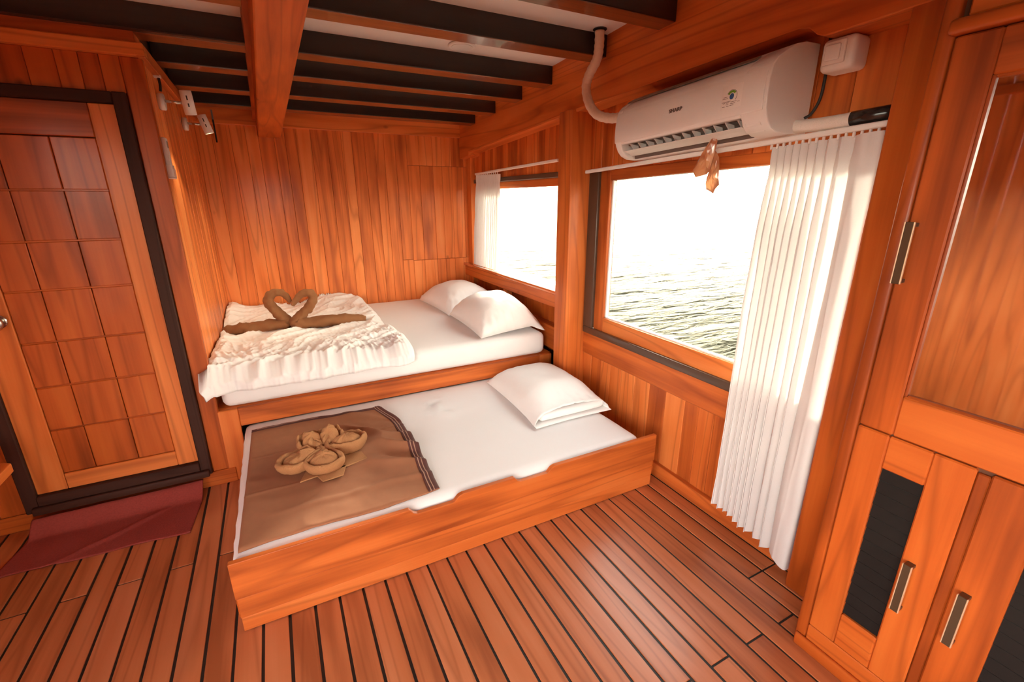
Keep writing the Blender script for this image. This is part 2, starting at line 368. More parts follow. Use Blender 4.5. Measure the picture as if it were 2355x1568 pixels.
# ================================================================== THE SETTING
XW, XL, YB, YD, YR = 1.78, -1.40, 4.28, 2.66, -2.30              # window wall, left wall, back wall, door wall, rear wall
XS = -0.40                                                       # alcove side wall

# ---- floor
floor = props(box('floor', XL - .1, XW + .1, YR - .1, YB + .1, -0.08, -0.004, M['caulk'], None, 0), kind='structure')
S0, PITCH = -0.231, 0.0892
k = -14
while S0 + PITCH * k < XW:
    xa, xb = max(XL, S0 + PITCH * k), min(XW, S0 + PITCH * (k + 1))
    joints = [YR]
    if k % 2 == 0: joints += [-0.35, 2.046]
    else: joints += [0.70] if k > 8 else [0.35]
    if k in (20, 21): joints = [YR, -0.35, 0.89]
    joints.append(YD + 0.12 if xb < XS else 2.9)
    for a, b in zip(joints[:-1], joints[1:]):
        g = 0.0050 + rnd.uniform(-.0005, .001)
        box('plank', xa + g, xb - g, a + .004, b - .004, -0.012, 0.0, M['floor'], floor, 0.0012)
    k += 1

# ---- plank walls
def plank_row(parent, horiz, a0, a1, spans, face, inward, mat, wmin=.075, wmax=.125, seed=1, th=.014, cuts=None):
    """vertical boards; face = coordinate of the visible surface, inward = +1/-1 direction the surface looks"""
    r = random.Random(seed); a = a0
    while a < a1 - 1e-4:
        w = r.uniform(wmin, wmax)
        if a1 - (a + w) < wmin * .7: w = a1 - a
        for (s0, s1) in spans(a, a + w):
            d = r.uniform(-.0012, .0012)
            f0, f1 = sorted((face + inward * d, face - inward * th))
            if horiz == 'x': box('plank', a + .0007, a + w - .0007, f0, f1, s0, s1, mat, parent, .0022)
            else: box('plank', f0, f1, a + .0007, a + w - .0007, s0, s1, mat, parent, .0022)
        a += w

wall_back = props(box('wall_back', XS - .02, XW + .05, YB + .014, YB + .05, 0, 2.35, M['backing'], None, 0), kind='structure')
def back_spans(a, b):
    if a > 1.15: return [(0.0, .945), (.947, 1.787), (1.789, 2.08)]
    if a > 0.98: return [(0.0, .955), (.957, 2.08)]
    return [(0.0, 2.08)]
plank_row(wall_back, 'x', XS, XW, back_spans, YB, -1, M['pale_z'], seed=11)
box('top_plate', XS, 1.66, YB - .03, YB - .001, 2.035, 2.20, M['teak_x'], wall_back, .004)
box('corner_post', 1.715, XW, YB - .10, YB - .002, 0.3, 1.99, M['teak_z'], wall_back, .004)

wall_alcove = props(box('wall_left', XS - .05, XS - .014, YD + .02, YB + .03, 0, 2.35, M['backing'], None, 0), kind='structure')
plank_row(wall_alcove, 'y', YD + .012, YB, lambda a, b: [(0.0, 2.30 + SLOPE * a)], XS, 1, M['pale_z'], wmin=.07, wmax=.115, seed=5)
prism('top_trim', [(YD - .03, 2.068), (YB - .03, 2.04), (YB - .03, 2.10), (YD - .03, 2.122)], 'x', XS - .002, XS + .028, M['teak_y'], wall_alcove, .003)

wall_door = props(box('wall_front', XL - .05, XS - .001, YD + .03, YD + .06, 0, 2.35, M['backing'], None, 0), kind='structure')
DX0, DX1, DZ0, DZ1 = -1.212, -0.468, 0.086, 1.932                 # outer edge of the dark door frame
plank_row(wall_door, 'x', XL, DX0, lambda a, b: [(.086, 2.072)], YD, -1, M['door_z'], seed=3, wmin=.09, wmax=.1)
plank_row(wall_door, 'x', DX0, DX1, lambda a, b: [(DZ1, 2.072)], YD, -1, M['door_z'], seed=8, wmin=.06, wmax=.13)
box('plank', DX1 + .0005, XS + .012, YD + .0, YD + .03, .086, 2.072, M['door_z'], wall_door, .004)
box('base_board', XL, XS + .04, YD - .006, YD + .03, 0.0, .085, M['door_x'], wall_door, .004)
box('crown_board', XL, XS + .028, YD - .032, YD + .03, 2.072, 2.122, M['teak_x'], wall_door, .004)
box('frieze_board', XL, XS, YD - .005, YD + .03, 2.122, 2.30, M['door_x'], wall_door, .003)

wall_l = props(box('wall_side', XL - .05, XL - .014, YR, YD + .05, 0, 0.5, M['backing'], None, 0), kind='structure')
def left_spans(a, b):  # the gap is unseen windows, assumed and sized to let in fill daylight
    if -2.1 < (a + b) / 2 < 0.40: return [(0, .5), (2.02, 2.4)]
    return [(0, zc(a) - .002)]
plank_row(wall_l, 'y', YR, YD, left_spans, XL, 1, M['pale_z'], seed=21, wmin=.11, wmax=.16)
box('top_rail', XL - .001, XL + .03, YR, YD, 2.13, 2.19, M['teak_y'], wall_l, .004)
box('assumed_window_rail', XL - .02, XL + .02, -2.2, .42, .47, .53, M['teak_y'], wall_l, .004)
box('assumed_window_rail', XL - .02, XL + .02, -2.2, .42, 1.99, 2.05, M['teak_y'], wall_l, .004)
for yy in (-1.3, -.4): box('assumed_mullion', XL - .02, XL + .015, yy - .035, yy + .035, .53, 1.99, M['teak_z'], wall_l, .004)
wall_r = props(box('wall_rear', XL - .05, XW + .05, YR - .05, YR - .014, 0, .12, M['backing'], None, 0), kind='structure')
plank_row(wall_r, 'x', XL, XW, lambda a, b: [(0, .12), (1.80, 2.5)] if -.42 < (a + b) / 2 < .5 else [(0, 2.5)], YR, 1, M['teak_z'], seed=31, wmin=.13, wmax=.17)  # unseen doorway behind the camera, assumed and sized for fill daylight
for xx in (-.42, .5): box('assumed_mullion', xx - .03, xx + .03, YR - .04, YR + .02, .12, 1.81, M['teak_z'], wall_r, .004)

# ---- window wall
BW = dict(y0=.93, y1=2.21, z0=.782, z1=1.60)                        # big pane
SW = dict(y0=2.53, y1=4.00, z0=.885, z1=1.585)                      # small pane
wall_w = props(box('wall_right', XW + .012, XW + .05, YR, .80, 0, 2.45, M['backing'], None, 0), kind='structure')
def win_spans(a, b):
    c = (a + b) / 2
    if c < .80: return [(0.0, 2.2)]
    if c < 2.42: return [(0.0, .505), (1.66, 2.2)]
    return [(0.0, 2.2)]
plank_row(wall_w, 'y', .66, 2.40, win_spans, XW, -1, M['teak_z'], seed=41, wmin=.085, wmax=.14)
plank_row(wall_w, 'y', 2.55, YB, lambda a, b: [(1.665, 2.2)], XW - .02, -1, M['teak_z'], seed=44, wmin=.06, wmax=.10)
plank_row(wall_w, 'y', 2.55, YB, lambda a, b: [(.40, .80)], XW - .01, -1, M['dark_z'] if False else M['door_z'], seed=46, wmin=.10, wmax=.16)
box('backing_board', XW + .014, XW + .04, .80, 2.5, 0, .66, M['backing'], wall_w, 0)
box('backing_board', XW + .014, XW + .04, .80, YB, 1.67, 2.4, M['backing'], wall_w, 0)
box('backing_board', XW + .014, XW + .04, 2.4, YB, 0, .86, M['backing'], wall_w, 0)
box('cap_board', XW - .012, XW + .01, .80, 2.40, .505, .655, M['teak_y'], wall_w, .004)
prism('base_board', [(XW - .002, .062), (1.752, .062), (1.742, .052), (1.735, .0), (XW - .002, .0)], 'y', .62, 2.62, M['teak_y'], wall_w, 0)
# the post between the windows and the one beside the wardrobe
box('post', 1.62, XW + .03, 2.39, 2.53, .0, 1.99, M['teak_z'], wall_w, .006, 2)
box('post', 1.652, XW + .01, .50, .802, .0, 2.03, M['door_z'], wall_w, .007, 2)
# sill board, apron and recess under the small window
box('sill_board', 1.655, XW + .10, 2.532, YB - .001, .872, .897, M['sill'], wall_w, .006, 2)
box('apron', 1.672, 1.70, 2.532, YB - .001, .775, .871, M['teak_y'], wall_w, .004)
box('recess_divider', 1.70, XW - .012, 3.44, 3.475, .45, .775, M['teak_z'], wall_w, .003)
box('head_jamb', 1.70, XW + .02, 2.532, YB - .10, .45, .62, M['teak_y'], wall_w, .004)
# side stringer, notched over the air conditioner
sp = [(YB - .002, 1.855), (4.07, 1.872), (4.05, 1.893), (3.40, 1.928), (3.08, 1.946), (2.68, 1.966), (2.36, 1.982), (2.30, 1.985), (2.22, 1.990), (1.85, 2.005), (1.36, 2.028), (1.12, 2.036), (1.085, 2.028), (1.055, 2.002), (1.03, 1.992), (.9, 1.995), (.2, 2.02), (YR, 2.12)]
prism('stringer', sp + [(YR, 2.5), (YB - .002, 2.30)], 'x', 1.65, XW + .02, M['teak_y'], wall_w, .004, 2)
prism('stringer_bead', [(y, z + .012) for y, z in sp[2:8]] + [(y, z - .004) for y, z in reversed(sp[2:8])], 'x', 1.643, 1.66, M['teak_y'], wall_w, .002)

# ---- windows
def window(name, w, x, label_dark=True):
    o = struct(name, (x, (w['y0'] + w['y1']) / 2, w['z0']))
    return o
win1 = window('window_1', BW, XW + .03)
fw = .062
def frame_big():
    y0, y1, z0, z1 = BW['y0'], BW['y1'], BW['z0'], BW['z1']; m = M['teak_z']
    X0, X1 = XW - .005, XW + .05
    box('frame_stile', X0, X1, y1, y1 + .092, z0 - .092, 1.668, M['teak_z'], win1, .006, 2)
    box('frame_stile', X0, X1, y0 - .135, y0, z0 - .092, 1.70, M['teak_z'], win1, .006, 2)
    box('frame_rail', X0 + .001, X1, y0, y1, z0 - .092, z0, M['teak_y'], win1, .006, 2)
    prism('frame_rail', [(y1, z1), (y0, z1 + .034), (y0, z1 + .08), (y1, z1 + .06)], 'x', X0 + .001, X1, M['teak_y'], win1, .004)
    box('dark_trim_and_shade', XW - .024, XW, y0 - .10, 2.388, .652, z0 - .086, M['window_dark'], win1, .005, 2)
    box('dark_trim_and_shade', XW - .024, XW, y1 + .086, 2.388, z0 - .086, 1.66, M['window_dark'], win1, .005, 2)
    box('bead', XW + .012, XW + .034, y1 - .012, y1 + .002, z0, z1, M['white_enamel'], win1, .002)
    box('bead', XW + .012, XW + .034, y0, y1, z0 - .002, z0 + .008, M['white_enamel'], win1, .002)
    box('pane', XW + .036, XW + .041, y0 - .01, y1 + .01, z0 - .01, z1 + .05, M['pane'], win1, 0)
frame_big()
win2 = window('window_2', SW, XW + .06)
def frame_small():
    y0, y1, z0, z1 = SW['y0'], SW['y1'], SW['z0'], SW['z1']
    box('frame_rail', XW + .02, XW + .075, y0, YB, z1, z1 + .055, M['teak_y'], win2, .005, 2)
    box('dark_trim_and_shade', XW - .035, XW + .03, y0, YB - .10, z1 + .052, 1.672, M['window_dark'], win2, .004)  # dark strip paints in the shadow gap over the frame
    box('frame_stile', XW + .02, XW + .075, y1, YB, .897, z1, M['teak_z'], win2, .005, 2)
    box('pane', XW + .06, XW + .065, y0 - .01, y1, .88, z1 + .01, M['pane'], win2, 0)
frame_small()

# ---- ceiling
ceiling = props(mesh_from('ceiling', [(XL - .1, YR - .1, zc(YR - .1)), (XW, YR - .1, zc(YR - .1)), (XW, YB + .05, zc(YB + .05)), (XL - .1, YB + .05, zc(YB + .05)),
     (XL - .1, YR - .1, zc(YR - .1) + .05), (XW, YR - .1, zc(YR - .1) + .05), (XW, YB + .05, zc(YB + .05) + .05), (XL - .1, YB + .05, zc(YB + .05) + .05)],
     [(0, 1, 2, 3), (4, 5, 6, 7), (0, 1, 5, 4), (1, 2, 6, 5), (2, 3, 7, 6), (3, 0, 4, 7)], M['ceiling'], None, (0, 1, 2.35)), kind='structure')
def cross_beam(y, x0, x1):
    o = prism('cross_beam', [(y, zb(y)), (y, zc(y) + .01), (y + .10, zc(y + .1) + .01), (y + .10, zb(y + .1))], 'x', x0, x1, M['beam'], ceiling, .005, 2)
    o.data.materials.append(M['beam_soffit'])                        # the undersides get a redder, glossier material
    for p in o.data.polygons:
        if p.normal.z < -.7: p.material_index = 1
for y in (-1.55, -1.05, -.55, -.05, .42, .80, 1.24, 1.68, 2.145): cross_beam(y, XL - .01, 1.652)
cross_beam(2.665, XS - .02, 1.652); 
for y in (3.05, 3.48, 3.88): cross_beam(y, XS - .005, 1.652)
prism('cross_beam', [(2.63, zb(2.63)), (2.63, zc(2.63) + .01), (2.664, zc(2.66) + .01), (2.664, zb(2.66))], 'x', XL, .02, M['beam'], ceiling, .004)
def centre_beam():
    def zz(y): return 1.960 + .045 * (YB - y)
    vs = []; ys = [YR, 1.6, YB - .002]
    for y in ys:
        dx = .0145 * (YB - y)
        for (x, z) in ((.005 + dx, zz(y)), (.162 + dx, zz(y)), (.162 + dx, zc(y) + .005), (.005 + dx, zc(y) + .005)): vs.append((x, y, z))
    fs = []
    for s in range(2):
        for q in range(4): fs.append((s * 4 + q, s * 4 + (q + 1) % 4, s * 4 + 4 + (q + 1) % 4, s * 4 + 4 + q))
    fs += [(0, 1, 2, 3), (8, 9, 10, 11)]
    o = mesh_from('centre_beam', vs, fs, M['teak_y'], ceiling, (.1, 2.5, 2.1))
    md = o.modifiers.new('bev', 'BEVEL'); md.width = .008; md.segments = 2; md.limit_method = 'ANGLE'
    vs = []
    for y in (YR, YB - .03):
        dx = .0145 * (YB - y)
        vs += [(-.016 + dx, y, zb(y) - .012), (.006 + dx, y, zb(y) - .012), (.006 + dx, y, zc(y)), (-.016 + dx, y, zc(y))]
    mesh_from('side_batten', vs, [(0, 1, 2, 3), (4, 5, 6, 7), (0, 1, 5, 4), (1, 2, 6, 5), (2, 3, 7, 6), (3, 0, 4, 7)], M['teak_y'], ceiling, (0, 2.5, 2.1))
    props(o, label='wide orange beam running front to back')
centre_beam()

# ---- door
door = struct('door_1', ((DX0 + DX1) / 2, YD, 0))
def build_door():
    fx0, fx1 = -1.160, -0.518                                        # door leaf
    d0, d1 = YD - .022, YD + .03
    box('door_frame', DX0, fx0, d0, d1, DZ0, DZ1, M['dark_z'], door, .004)
    box('door_frame', fx1, DX1, d0, d1, DZ0, DZ1, M['dark_z'], door, .004)
    box('door_frame', fx0, fx1, d0 + .001, d1, 1.886, DZ1, M['dark_x'], door, .004)
    box('threshold', fx0, fx1, d0 - .006, d1, DZ0, .168, M['dark_x'], door, .004)
    box('threshold_step', DX0 + .03, DX1 - .01, d0 - .026, d0 - .001, .084, .122, M['dark_x'], door, .006, 2)
    y0, y1 = YD - .004, YD + .03
    box('stile', fx0, -1.049, y0, y1, .170, 1.885, M['teak_z'], door, .003)
    box('stile', -.608, fx1, y0, y1, .170, 1.885, M['teak_z'], door, .003)
    box('rail', -1.048, -.609, y0 + .001, y1, 1.753, 1.885, M['door_x'], door, .003)
    box('rail', -1.048, -.609, y0 + .001, y1, .170, .250, M['teak_x'], door, .003)
    xs = [-1.049, -.928, -.760, -.608]; zs = [.250, .476, .688, .896, 1.126, 1.333, 1.541, 1.753]
    for i in range(3):
        for j in range(7):
            p = box('panel', xs[i] + .0015, xs[i + 1] - .0015, y0 + .006 + .001 * ((i + j) % 2), y1, zs[j] + .003, zs[j + 1] - .003, M['panel_z'], door, .003)
    for z in zs[1:-1]:
        box('groove_bead', -1.046, -.611, y0 + .012, y1 - .002, z - .004, z + .004, M['door_x'], door, .001)
    kn = cyl('knob_rose', (-1.088, YD - .008, 1.009), (0, -1, 0), .030, .010, M['chrome'], door, bev=.003)
    prof = [(0.0, .014), (.018, .013), (.024, .018), (.030, .028), (.040, .035), (.052, .033), (.062, .022), (.066, .0)]
    vs = []; nseg = 24
    for (h, r) in prof:
        for q in range(nseg):
            a = 2 * math.pi * q / nseg; vs.append((-1.088 + r * math.cos(a), YD - .012 - h, 1.009 + r * math.sin(a)))
    mesh_from('knob', vs, grid_faces(nseg, len(prof), True), M['chrome'], door, (-1.088, YD - .012, 1.009), True)['label'] = 'round brushed steel door knob'
build_door()

# ---- sea outside
sea = props(mesh_from('sea', [(-900, -900, -1.75), (1500, -900, -1.75), (1500, 1500, -1.75), (-900, 1500, -1.75)], [(0, 1, 2, 3)], M['sea'], None, (0, 0, -1.75)), kind='structure')

# ================================================================== THINGS
# ---- bunk bed
def bunk():
    t = thing('bunk_bed', (.64, 3.4, 0), 'built-in wooden bunk against the planked back wall', 'bed')
    box('side_panel', XS + .004, -.300, YD + .0, YD + .03, .0, .423, M['teak_z'], t, .004)
    box('front_rail', -.2995, 1.592, YD + .0, YD + .032, .320, .423, M['teak_x'], t, .004)
    box('rail_block', 1.593, 1.690, YD + .001, YD + .032, .0, .423, M['teak_z'], t, .004)
    box('bed_deck', XS + .002, 1.70, YD + .033, YB - .016, .345, .4225, M['teak_x'], t, 0)
    box('end_panel', XS + .002, XS + .03, YD + .033, YB - .016, 0, .344, M['teak_y'], t, 0)
    box('end_panel', 1.66, 1.69, YD + .033, YB - .016, 0, .344, M['teak_y'], t, 0)
bunk()
def sheet_wrinkle(v, n, y_front, amp=.005):
    d = Vector((0, 0, 0))
    if n.y < -.5: d.y = -amp * (.6 + .6 * nz(v.x * 26, 2, v.z * 3) + .5 * nz(v.x * 60, 9, v.z * 5))
    if n.z > .5: d.z = .004 * nz(v.x * 3, v.y * 3, 4) + .0012 * nz(v.x * 14, v.y * 9, 1)
    return d
soft_box('mattress', -.368, 1.650, 2.682, 4.255, .4235, .588, .045, .030, M['sheet'], None, lambda v, n: sheet_wrinkle(v, n, 2.68), (.64, 3.46, .4235))
props(bpy.data.objects['mattress'], 'thick mattress in a white sheet on the raised bunk', 'mattress')

# ---- pillows
def pillow_mesh(name, cx, cy, z0, lx, ly, h, tilt, mat, parent, seed, rot=0.0, hbot=.012, ear=.045, lift=None):
    n = 46; vt, vb = [], []
    R = Matrix.Rotation(tilt, 3, 'Y') @ Matrix.Rotation(rot, 3, 'Z')
    for j in range(n + 1):
        for i in range(n + 1):
            u, v = -1 + 2 * i / n, -1 + 2 * j / n
            pu, pv = (1 - abs(u) ** 2.6), (1 - abs(v) ** 2.6)
            x = u * lx / 2 * (1 - ear * 1.3 * (1 - v * v)); y = v * ly / 2 * (1 - ear * (1 - u * u))
            prof = max(0, pu * pv) ** .52
            edge = 1 - prof
            wr = .017 * edge ** 1.2 * (nz(u * 5 + seed, v * 7, seed) + .8 * nz(u * 12, v * 15, seed * 2)) * (1 if prof > 0 else 0)
            cr = .007 * prof * nz(u * 3 + seed * 3, v * 3, 5)
            zt = h * prof + wr + cr; zbm = -hbot * prof
            if lift: zt += lift(u, v); zbm += lift(u, v)
            for z, L in ((zt, vt), (zbm, vb)):
                L.append(R @ Vector((x, y, z)) + Vector((cx, cy, z0)))
    N = n + 1; verts = vt + vb
    f = grid_faces(N, N); f += [tuple(q + N * N for q in reversed(t)) for t in grid_faces(N, N)]
    b = len(vt)
    for i in range(n):
        f += [(i, i + 1, b + i + 1, b + i), (n * N + i, n * N + i + 1, b + n * N + i + 1, b + n * N + i), (i * N, (i + 1) * N, b + (i + 1) * N, b + i * N), (i * N + n, (i + 1) * N + n, b + (i + 1) * N + n, b + i * N + n)]
    o = mesh_from(name, verts, f, mat, parent, (cx, cy, z0), True)
    bm = bmesh.new(); bm.from_mesh(o.data); bmesh.ops.remove_doubles(bm, verts=bm.verts, dist=1e-5); bm.to_mesh(o.data); bm.free()
    return o
props(pillow_mesh('pillow', 1.405, 3.80, .624, .49, .74, .17, -.12, M['pillowcase'], None, 3, rot=.05), 'plump white pillow at the back of the bunk, nearest the planked wall', 'pillow', 'pillows on the bunk')
props(pillow_mesh('pillow', 1.415, 3.06, .626, .49, .73, .20, -.10, M['pillowcase'], None, 9, rot=-.04, lift=lambda u, v: -.05 * sm(.55, 1.0, u)), 'plump white pillow on the bunk, in front of the other, overhanging the mattress end', 'pillow', 'pillows on the bunk')

# ---- duvet bunched on the left of the bunk
def duvet():
    nu, nv = 300, 260; verts = []
    for j in range(nv):
        for i in range(nu):
            u, v = i / (nu - 1), j / (nv - 1)                       # u left->right, v front->back
            right = .675 + .03 * nz(v * 4, 3) - .055 * sm(.6, 1, v) + .02 * math.sin(v * 9)
            if v > .93: right -= .10 * sm(.93, 1, v)
            left = -.396 + .006 * nz(v * 9, 1)
            if v < .12: left -= .045 * (1 - sm(.02, .10, v)) * (.25 + .75 * sm(-.01, .035, v))
            x = left + (right - left) * u
            s = v * 1.70                                             # run of cloth from the front hem
            drop = max(.003, .012 + .012 * nz(u * 5, 7) - .012 * (1 - sm(.0, .06, u)))
            r = .045
            yf = 2.668 - .022 - .035 * (1 - sm(0, .10, u))
            if s < drop: y, z = yf, .600 - r - (drop - s)
            elif s < drop + r * 1.57:
                a = (s - drop) / r; y, z = yf + r * (1 - math.cos(a)), .600 - r + r * math.sin(a)
            else: y, z = yf + r + (s - drop - r * 1.57), .600
            y = min(y, 4.258)
            # bulk and folds
            ed = min(1, (1 - u) / .05) ** .5 * min(1, (1 - v) / .03 + .25)
            bulk = .030 + .020 * nz(x * 3.2, y * 2.6, 1) + .065 * sm(.22, .0, u) * sm(.62, 1.0, v) + .05 * sm(.80, .97, v) * sm(.45, .85, u) + .03 * sm(.12, 0, u)
            ang = .75; p = x * math.cos(ang) + y * math.sin(ang); q = -x * math.sin(ang) + y * math.cos(ang)
            warp = .25 * nz(x * 2.3, y * 2.3, 6)
            f1 = 1 - abs(nz(q * 5.5 + warp * 3, p * 1.6, 11)) * 2.2
            f2 = 1 - abs(nz(q * 15 + warp * 7, p * 4.2, 5)) * 2.4
            fr = sm(.55, .05, v)
            f3 = 1 - abs(nz(x * 19 + warp * 9 + y * 6, y * 6, 17)) * 2.4
            wr = .026 * max(-.5, f1) + .017 * max(-.6, f2) * (.7 + .3 * fr) + .011 * max(-.6, f3) * fr + .006 * (1 - 2 * abs(nz(x * 34, y * 30, 3))) * (.4 + .6 * fr)
            h = (bulk + wr) * ed
            if s < drop + r: y -= max(.004, h * .75); z += .2 * h * sm(0, drop, s)
            else: z += max(.004, h)
            if u < .03: z -= .02 * (1 - u / .03)
            if y > 2.64: x = max(x, -.393)
            verts.append((x, y, z))
    o = mesh_from('duvet', verts, grid_faces(nu, nv), M['duvet'], None, (.15, 3.4, .6), True)
    md = o.modifiers.new('thick', 'SOLIDIFY'); md.thickness = .012; md.offset = -1
    props(o, 'crumpled white duvet bunched over the left half of the bunk', 'duvet')
duvet()

# ---- towel swans
def swan(neck, tail, label, r_neck, mir):
    path = catmull(tail + neck, 90)
    n = len(path); R = []; S = []
    for i in range(n):
        t = i / (n - 1); nt_ = len(tail) / (len(tail) + len(neck) - 1)
        if t < nt_ * .9: R.append(.038 + .012 * sm(0, .3, t / nt_) - .010 * sm(.75, .95, t / nt_) + .003 * math.sin(t * 70)); S.append(.78)
        else:
            k_ = (t - nt_ * .9) / (1 - nt_ * .9); R.append(.040 - .010 * sm(0, .25, k_) - .010 * sm(.40, .90, k_) - .008 * sm(.88, 1, k_)); S.append(.8 + .2 * sm(0, .2, k_))
    o = tube('towel_swan', path, R, M['swan'], None, 18, (path[0].x, path[0].y, .62), S, .35)
    props(o, label, 'towel swan', 'towel swans on the duvet')
YS = 3.43
swan([(-.032, YS, .740), (-.078, YS, .808), (-.091, YS, .852), (-.070, YS, .887), (-.026, YS, .898), (.014, YS, .882), (.034, YS, .850), (.042, YS, .825)],
     [(-.375, YS + .02, .665), (-.30, YS, .672), (-.17, YS - .005, .676), (-.05, YS - .005, .680), (.002, YS, .690)],
     'brown towel rolled into a swan, the left half of the heart', .035, 1)
swan([(.078, YS - .03, .716), (.146, YS - .03, .774), (.184, YS - .03, .830), (.180, YS - .03, .872), (.148, YS - .03, .886), (.106, YS - .03, .868), (.074, YS - .03, .836), (.052, YS - .03, .806)],
     [(.515, YS - .02, .652), (.43, YS - .04, .668), (.28, YS - .045, .676), (.14, YS - .045, .676), (.060, YS - .04, .683)],
     'brown towel rolled into a swan, the right half of the heart', .035, -1)

# ---- trundle drawer
TY = 1.565
def trundle():
    t = thing('trundle_bed', (.68, 2.1, 0), 'low wooden pull-out trundle bed with two hand notches in its front', 'bed')
    x0, x1, zt, zn = -.297, 1.666, .303, .274
    top = [(x0, .150), (x1, .150), (x1, zt), (1.030, zt), (1.012, zt - .006), (.990, zn), (.850, zn), (.832, zn + .008), (.815, zt), (.566, zt), (.548, zt - .006), (.526, zn), (.368, zn), (.352, zn + .008), (.336, zt), (x0, zt)]
    prism('front_board', top, 'y', TY, TY + .022, M['teak_x'], t, .003, 2)
    box('front_board', x0 + .004, x1 - .012, TY + .0005, TY + .022, .064, .1495, M['teak_x'], t, .002)
    box('front_board', x0 + .006, x1 - .014, TY + .001, TY + .022, .004, .0635, M['teak_x'], t, .002)
    for z0_, z1_ in ((.068, .148),):
        box('joint_block', x0 + .001, x0 + .020, TY + .004, TY + .03, z0_, z1_, M['door_y'], t, .002)
        box('joint_block', x1 - .018, x1 - .0005, TY + .004, TY + .03, z0_, z1_, M['door_y'], t, .002)
    box('side_board', x0 + .010, x0 + .028, TY + .031, 2.655, .012, .0495, M['teak_y'], t, .002)
    box('side_board', x1 - .032, x1 - .014, TY + .031, 2.30, .012, .0495, M['teak_y'], t, .002)
    box('drawer_base', x0 + .029, 1.612, TY + .031, 2.655, .030, .050, M['teak_x'], t, 0)
trundle()
def trundle_disp(v, n):
    d = Vector((0, 0, 0))
    if n.z > .5:
        d.z += .014 * sm(2.2, 2.6, v.y)
        g = math.exp(-(((v.x - .74) / .10) ** 2 + ((v.y - 2.40) / .12) ** 2))
        d.z += .003 * nz(v.x * 4, v.y * 4, 3) + g * .026 * (1 - 2 * abs(nz(v.x * 16, v.y * 16, 2)))
        d.z += .010 * sm(2.4, 2.0, v.y) * sm(.2, 1.0, v.x) * .3
        for yc in (2.28, 1.97): d.z += .003 * math.exp(-((v.y - yc - .03 * v.x) / .006) ** 2)
    if n.x < -.5: d.x = -.004 * (.5 + nz(v.y * 22, v.z * 6, 1)); d.x -= .004 * sm(.26, .20, v.z) * sm(2.4, 1.7, v.y)
    if n.y < -.5: d.y = -.003 * nz(v.x * 18, v.z * 4, 1)
    return d
props(soft_box('trundle_mattress', -.290, 1.591, 1.592, 2.72, .0515, .296, .045, .028, M['sheet'], None, trundle_disp, (.67, 2.15, .0515)), 'low mattress in a white striped sheet lying in the pull-out drawer', 'mattress')

# ---- brown fleece blanket
def fleece_z(x, y):
    z = .3062 + trundle_disp(Vector((x, y, .296)), Vector((0, 0, 1))).z
    q = (x - .36) * .75 + (y - 2.25) * .66
    w = sm(.10, .42, x) * sm(1.75, 2.0, y) * sm(2.66, 2.45, y)
    z += w * .042 * max(0, 1 - abs(nz((x * .62 + y * .78) * 7.5, (x - y) * 1.3, 8)) * 3.0)
    z += .005 * (1 - 2 * abs(nz(x * 6, y * 8, 12))) * .5 + .003 * nz(x * 15, y * 15, 2)
    d = abs(y - (1.78 + .03 * nz(x * 5, 2))); z += .008 * math.exp(-(d / .02) ** 2) * sm(-.25, 0, x)
    return z
def fleece_outline(u, v):
    right = .490 + .012 * math.sin(v * 3.1) - .075 * sm(.72, 1.0, v) ** 2
    left = -.268 + .022 * v
    x = left + (right - left) * u
    back = 2.588 - .045 * sm(.45, 1, u) - .04 * sm(.85, 1, u)
    front = 1.622 + .018 * u + .008 * math.sin(u * 7)
    return x, front + (back - front) * v
def fleece():
    t = thing('fleece_blanket', (.1, 2.12, .29), 'brown fleece blanket with a dark striped border spread on the trundle bed', 'blanket')
    def part(name, us, vs, mat, dz, thick, w):
        verts = []
        for v in vs:
            for u in us:
                x, y = fleece_outline(u, v); z = fleece_z(x, y) + dz
                ed = min(u / .012, v / .012, (1 - u) / .012, (1 - v) / .012); z -= .004 * (1 - min(1, max(0, ed)))
                if y < 1.64: z -= .010 * sm(1.64, 1.61, y)
                verts.append((x, y, z))
        o = mesh_from(name, verts, grid_faces(len(us), len(vs)), mat, t, (.1, 2.12, .29), True)
        md = o.modifiers.new('thick', 'SOLIDIFY'); md.thickness = thick; md.offset = -1
        return o
    lin = lambda a, b, n: [a + (b - a) * i / (n - 1) for i in range(n)]
    part('cloth', lin(0, 1, 120), lin(0, 1, 140), M['fleece'], 0, .005, 0)
    part('border', lin(.935, 1, 10), lin(0, 1, 140), M['fleece_band'], .0022, .001, 0)
    part('border', lin(0, .936, 110), lin(.962, 1, 7), M['fleece_band'], .0022, .001, 0)
    for a in (.947, .966): part('border_stripe', lin(a, a + .006, 3), lin(0, .985, 140), M['fleece_line'], .0036, .0008, 0)
    part('border_stripe', lin(.04, .50, 60), lin(.978, .982, 3), M['fleece_line'], .0036, .0008, 0)
fleece()

